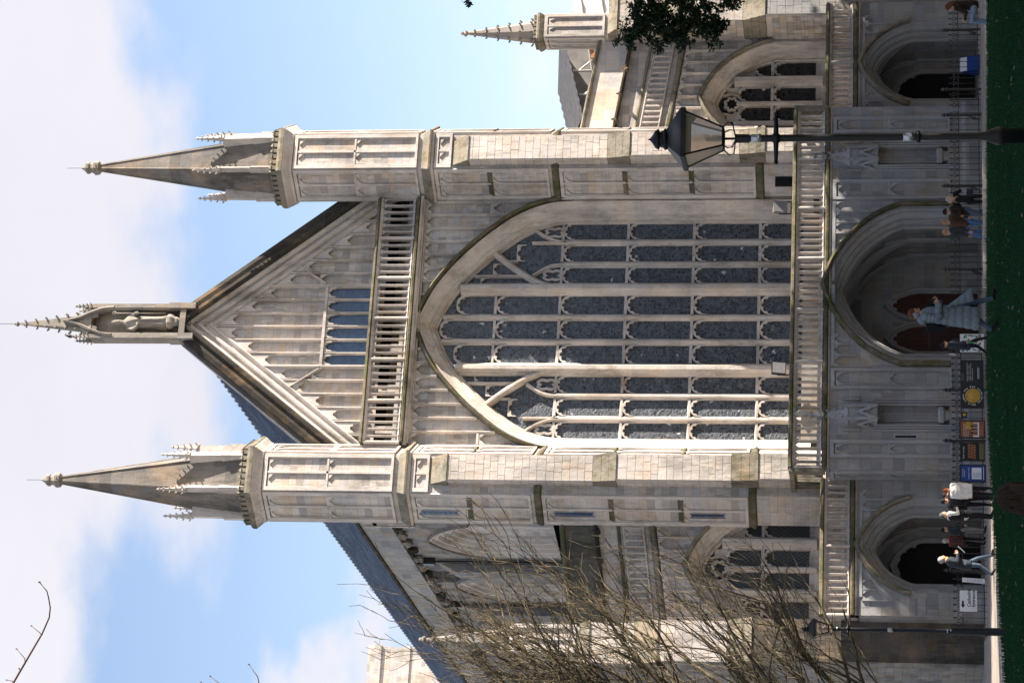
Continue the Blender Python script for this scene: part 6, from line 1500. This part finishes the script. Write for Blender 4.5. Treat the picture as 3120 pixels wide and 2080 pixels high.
# 6 white-haired man with paper
def ex6(e, J, s):
    h = (J['rhd']+J['lhd'])/2; q = MB(); q.m = Matrix.Translation(h+Vector((0, .12, -.12))) @ Matrix.Rotation(-.75, 4, 'X'); q.box(-.15, .15, -.004, .004, -.16, .13); q.build('paper_sheet', 'paper', e)
    q = MB(); hp = J['head']; q.blob((0, hp.y+.0, hp.z-.135*s), (.085*s, .085*s, .05*s), 10, 6); q.build('collar', 'gold', e, True)
person('white-haired man striding with a paper sheet in front of the left porch', place(78, 1716), face(8), 1.76, {**WALK, **dict(lel=(-.25, .02, 1.14), lwr=(-.13, .26, 1.13), lhd=(-.08, .31, 1.15), rel=(.25, .02, 1.14), rwr=(.13, .26, 1.13), rhd=(.08, .31, 1.15))}, 'slate', 'denim', 'hair_grey', bulk=1.12, lean=.2, skirt=(1.05, .74, .18, .19, 'slate', 0), extra=ex6)
# 7 seated in the foreground, back to the camera
SIT = dict(pelvis=(0, 0, .12), spine=(0, -.02, .33), chest=(0, .0, .52), neck=(0, .02, .66), head=(0, .05, .80), lhip=(-.1, .03, .11), lknee=(-.2, .42, .42), lank=(-.12, .68, .08), ltoe=(-.13, .82, .05), rhip=(.1, .03, .11), rknee=(.2, .42, .42), rank=(.12, .68, .08), rtoe=(.13, .82, .05),
           lsh=(-.19, 0, .60), lel=(-.3, .08, .34), lwr=(-.18, .36, .36), lhd=(-.1, .42, .38), rsh=(.19, 0, .60), rel=(.3, .08, .34), rwr=(.18, .36, .36), rhd=(.1, .42, .38))
def strands(e, J, s):
    q = MB(); rg = random.Random(4); h = J['head']+Vector((0, -.015, .02))
    for i in range(150):
        a = rg.uniform(0, 2*PI); k = rg.uniform(.97, 1.1); pts = []
        for j in range(7):
            b_ = .1+1.75*j/6+rg.uniform(-.06, .06); a2 = a+rg.uniform(-.06, .06); pts.append(h+Vector((math.sin(a2)*math.sin(min(b_, 1.6))*.108, -math.cos(a2)*math.sin(min(b_, 1.6))*.125*(1 if math.cos(a2) > -.3 else .75), math.cos(b_)*.135-max(0, b_-1.55)*.22))*1.0*k if False else h+Vector((math.sin(a2)*math.sin(min(b_, 1.6))*.108*k, -math.cos(a2)*math.sin(min(b_, 1.6))*.125*k, math.cos(b_)*.135*k-max(0, b_-1.55)*.25)))
        q.tube(pts, [.004, .007, .008, .008, .008, .007, .003], 4)
    q.build('hair_strands', 'hair_strand', e, True)
p7 = pix(3047, 1515, 21); g7 = lawn_z(21, -1.3)
person('brown-haired person in dark coat sitting low on the grass, seen from behind', (p7.x, p7.y, p7.z-.935*1.7/1.7), face(80), 1.70, SIT, 'jet', 'jet', 'hair_brown', long_hair=True, bulk=1.25, voxel=.014, extra=strands)
# 8 seated on the kerb at the right edge
p8 = place(73.5, 22); SIT8 = {k: (v[0], v[1], v[2]) for k, v in SIT.items()}; SIT8.update(lknee=(-.12, .46, .16), lank=(-.1, .52, -.28), ltoe=(-.1, .66, -.32), rknee=(.12, .46, .16), rank=(.1, .52, -.28), rtoe=(.1, .66, -.32))
p8z = pix(2880, 22, 73.5).z-.92
person('long red-haired woman in dark jacket and light jeans sitting on the kerb', (p8[0], p8[1], p8z), face(150), 1.68, SIT8, 'leather', 'light_jean', 'hair_auburn', long_hair=True, bulk=1.1)
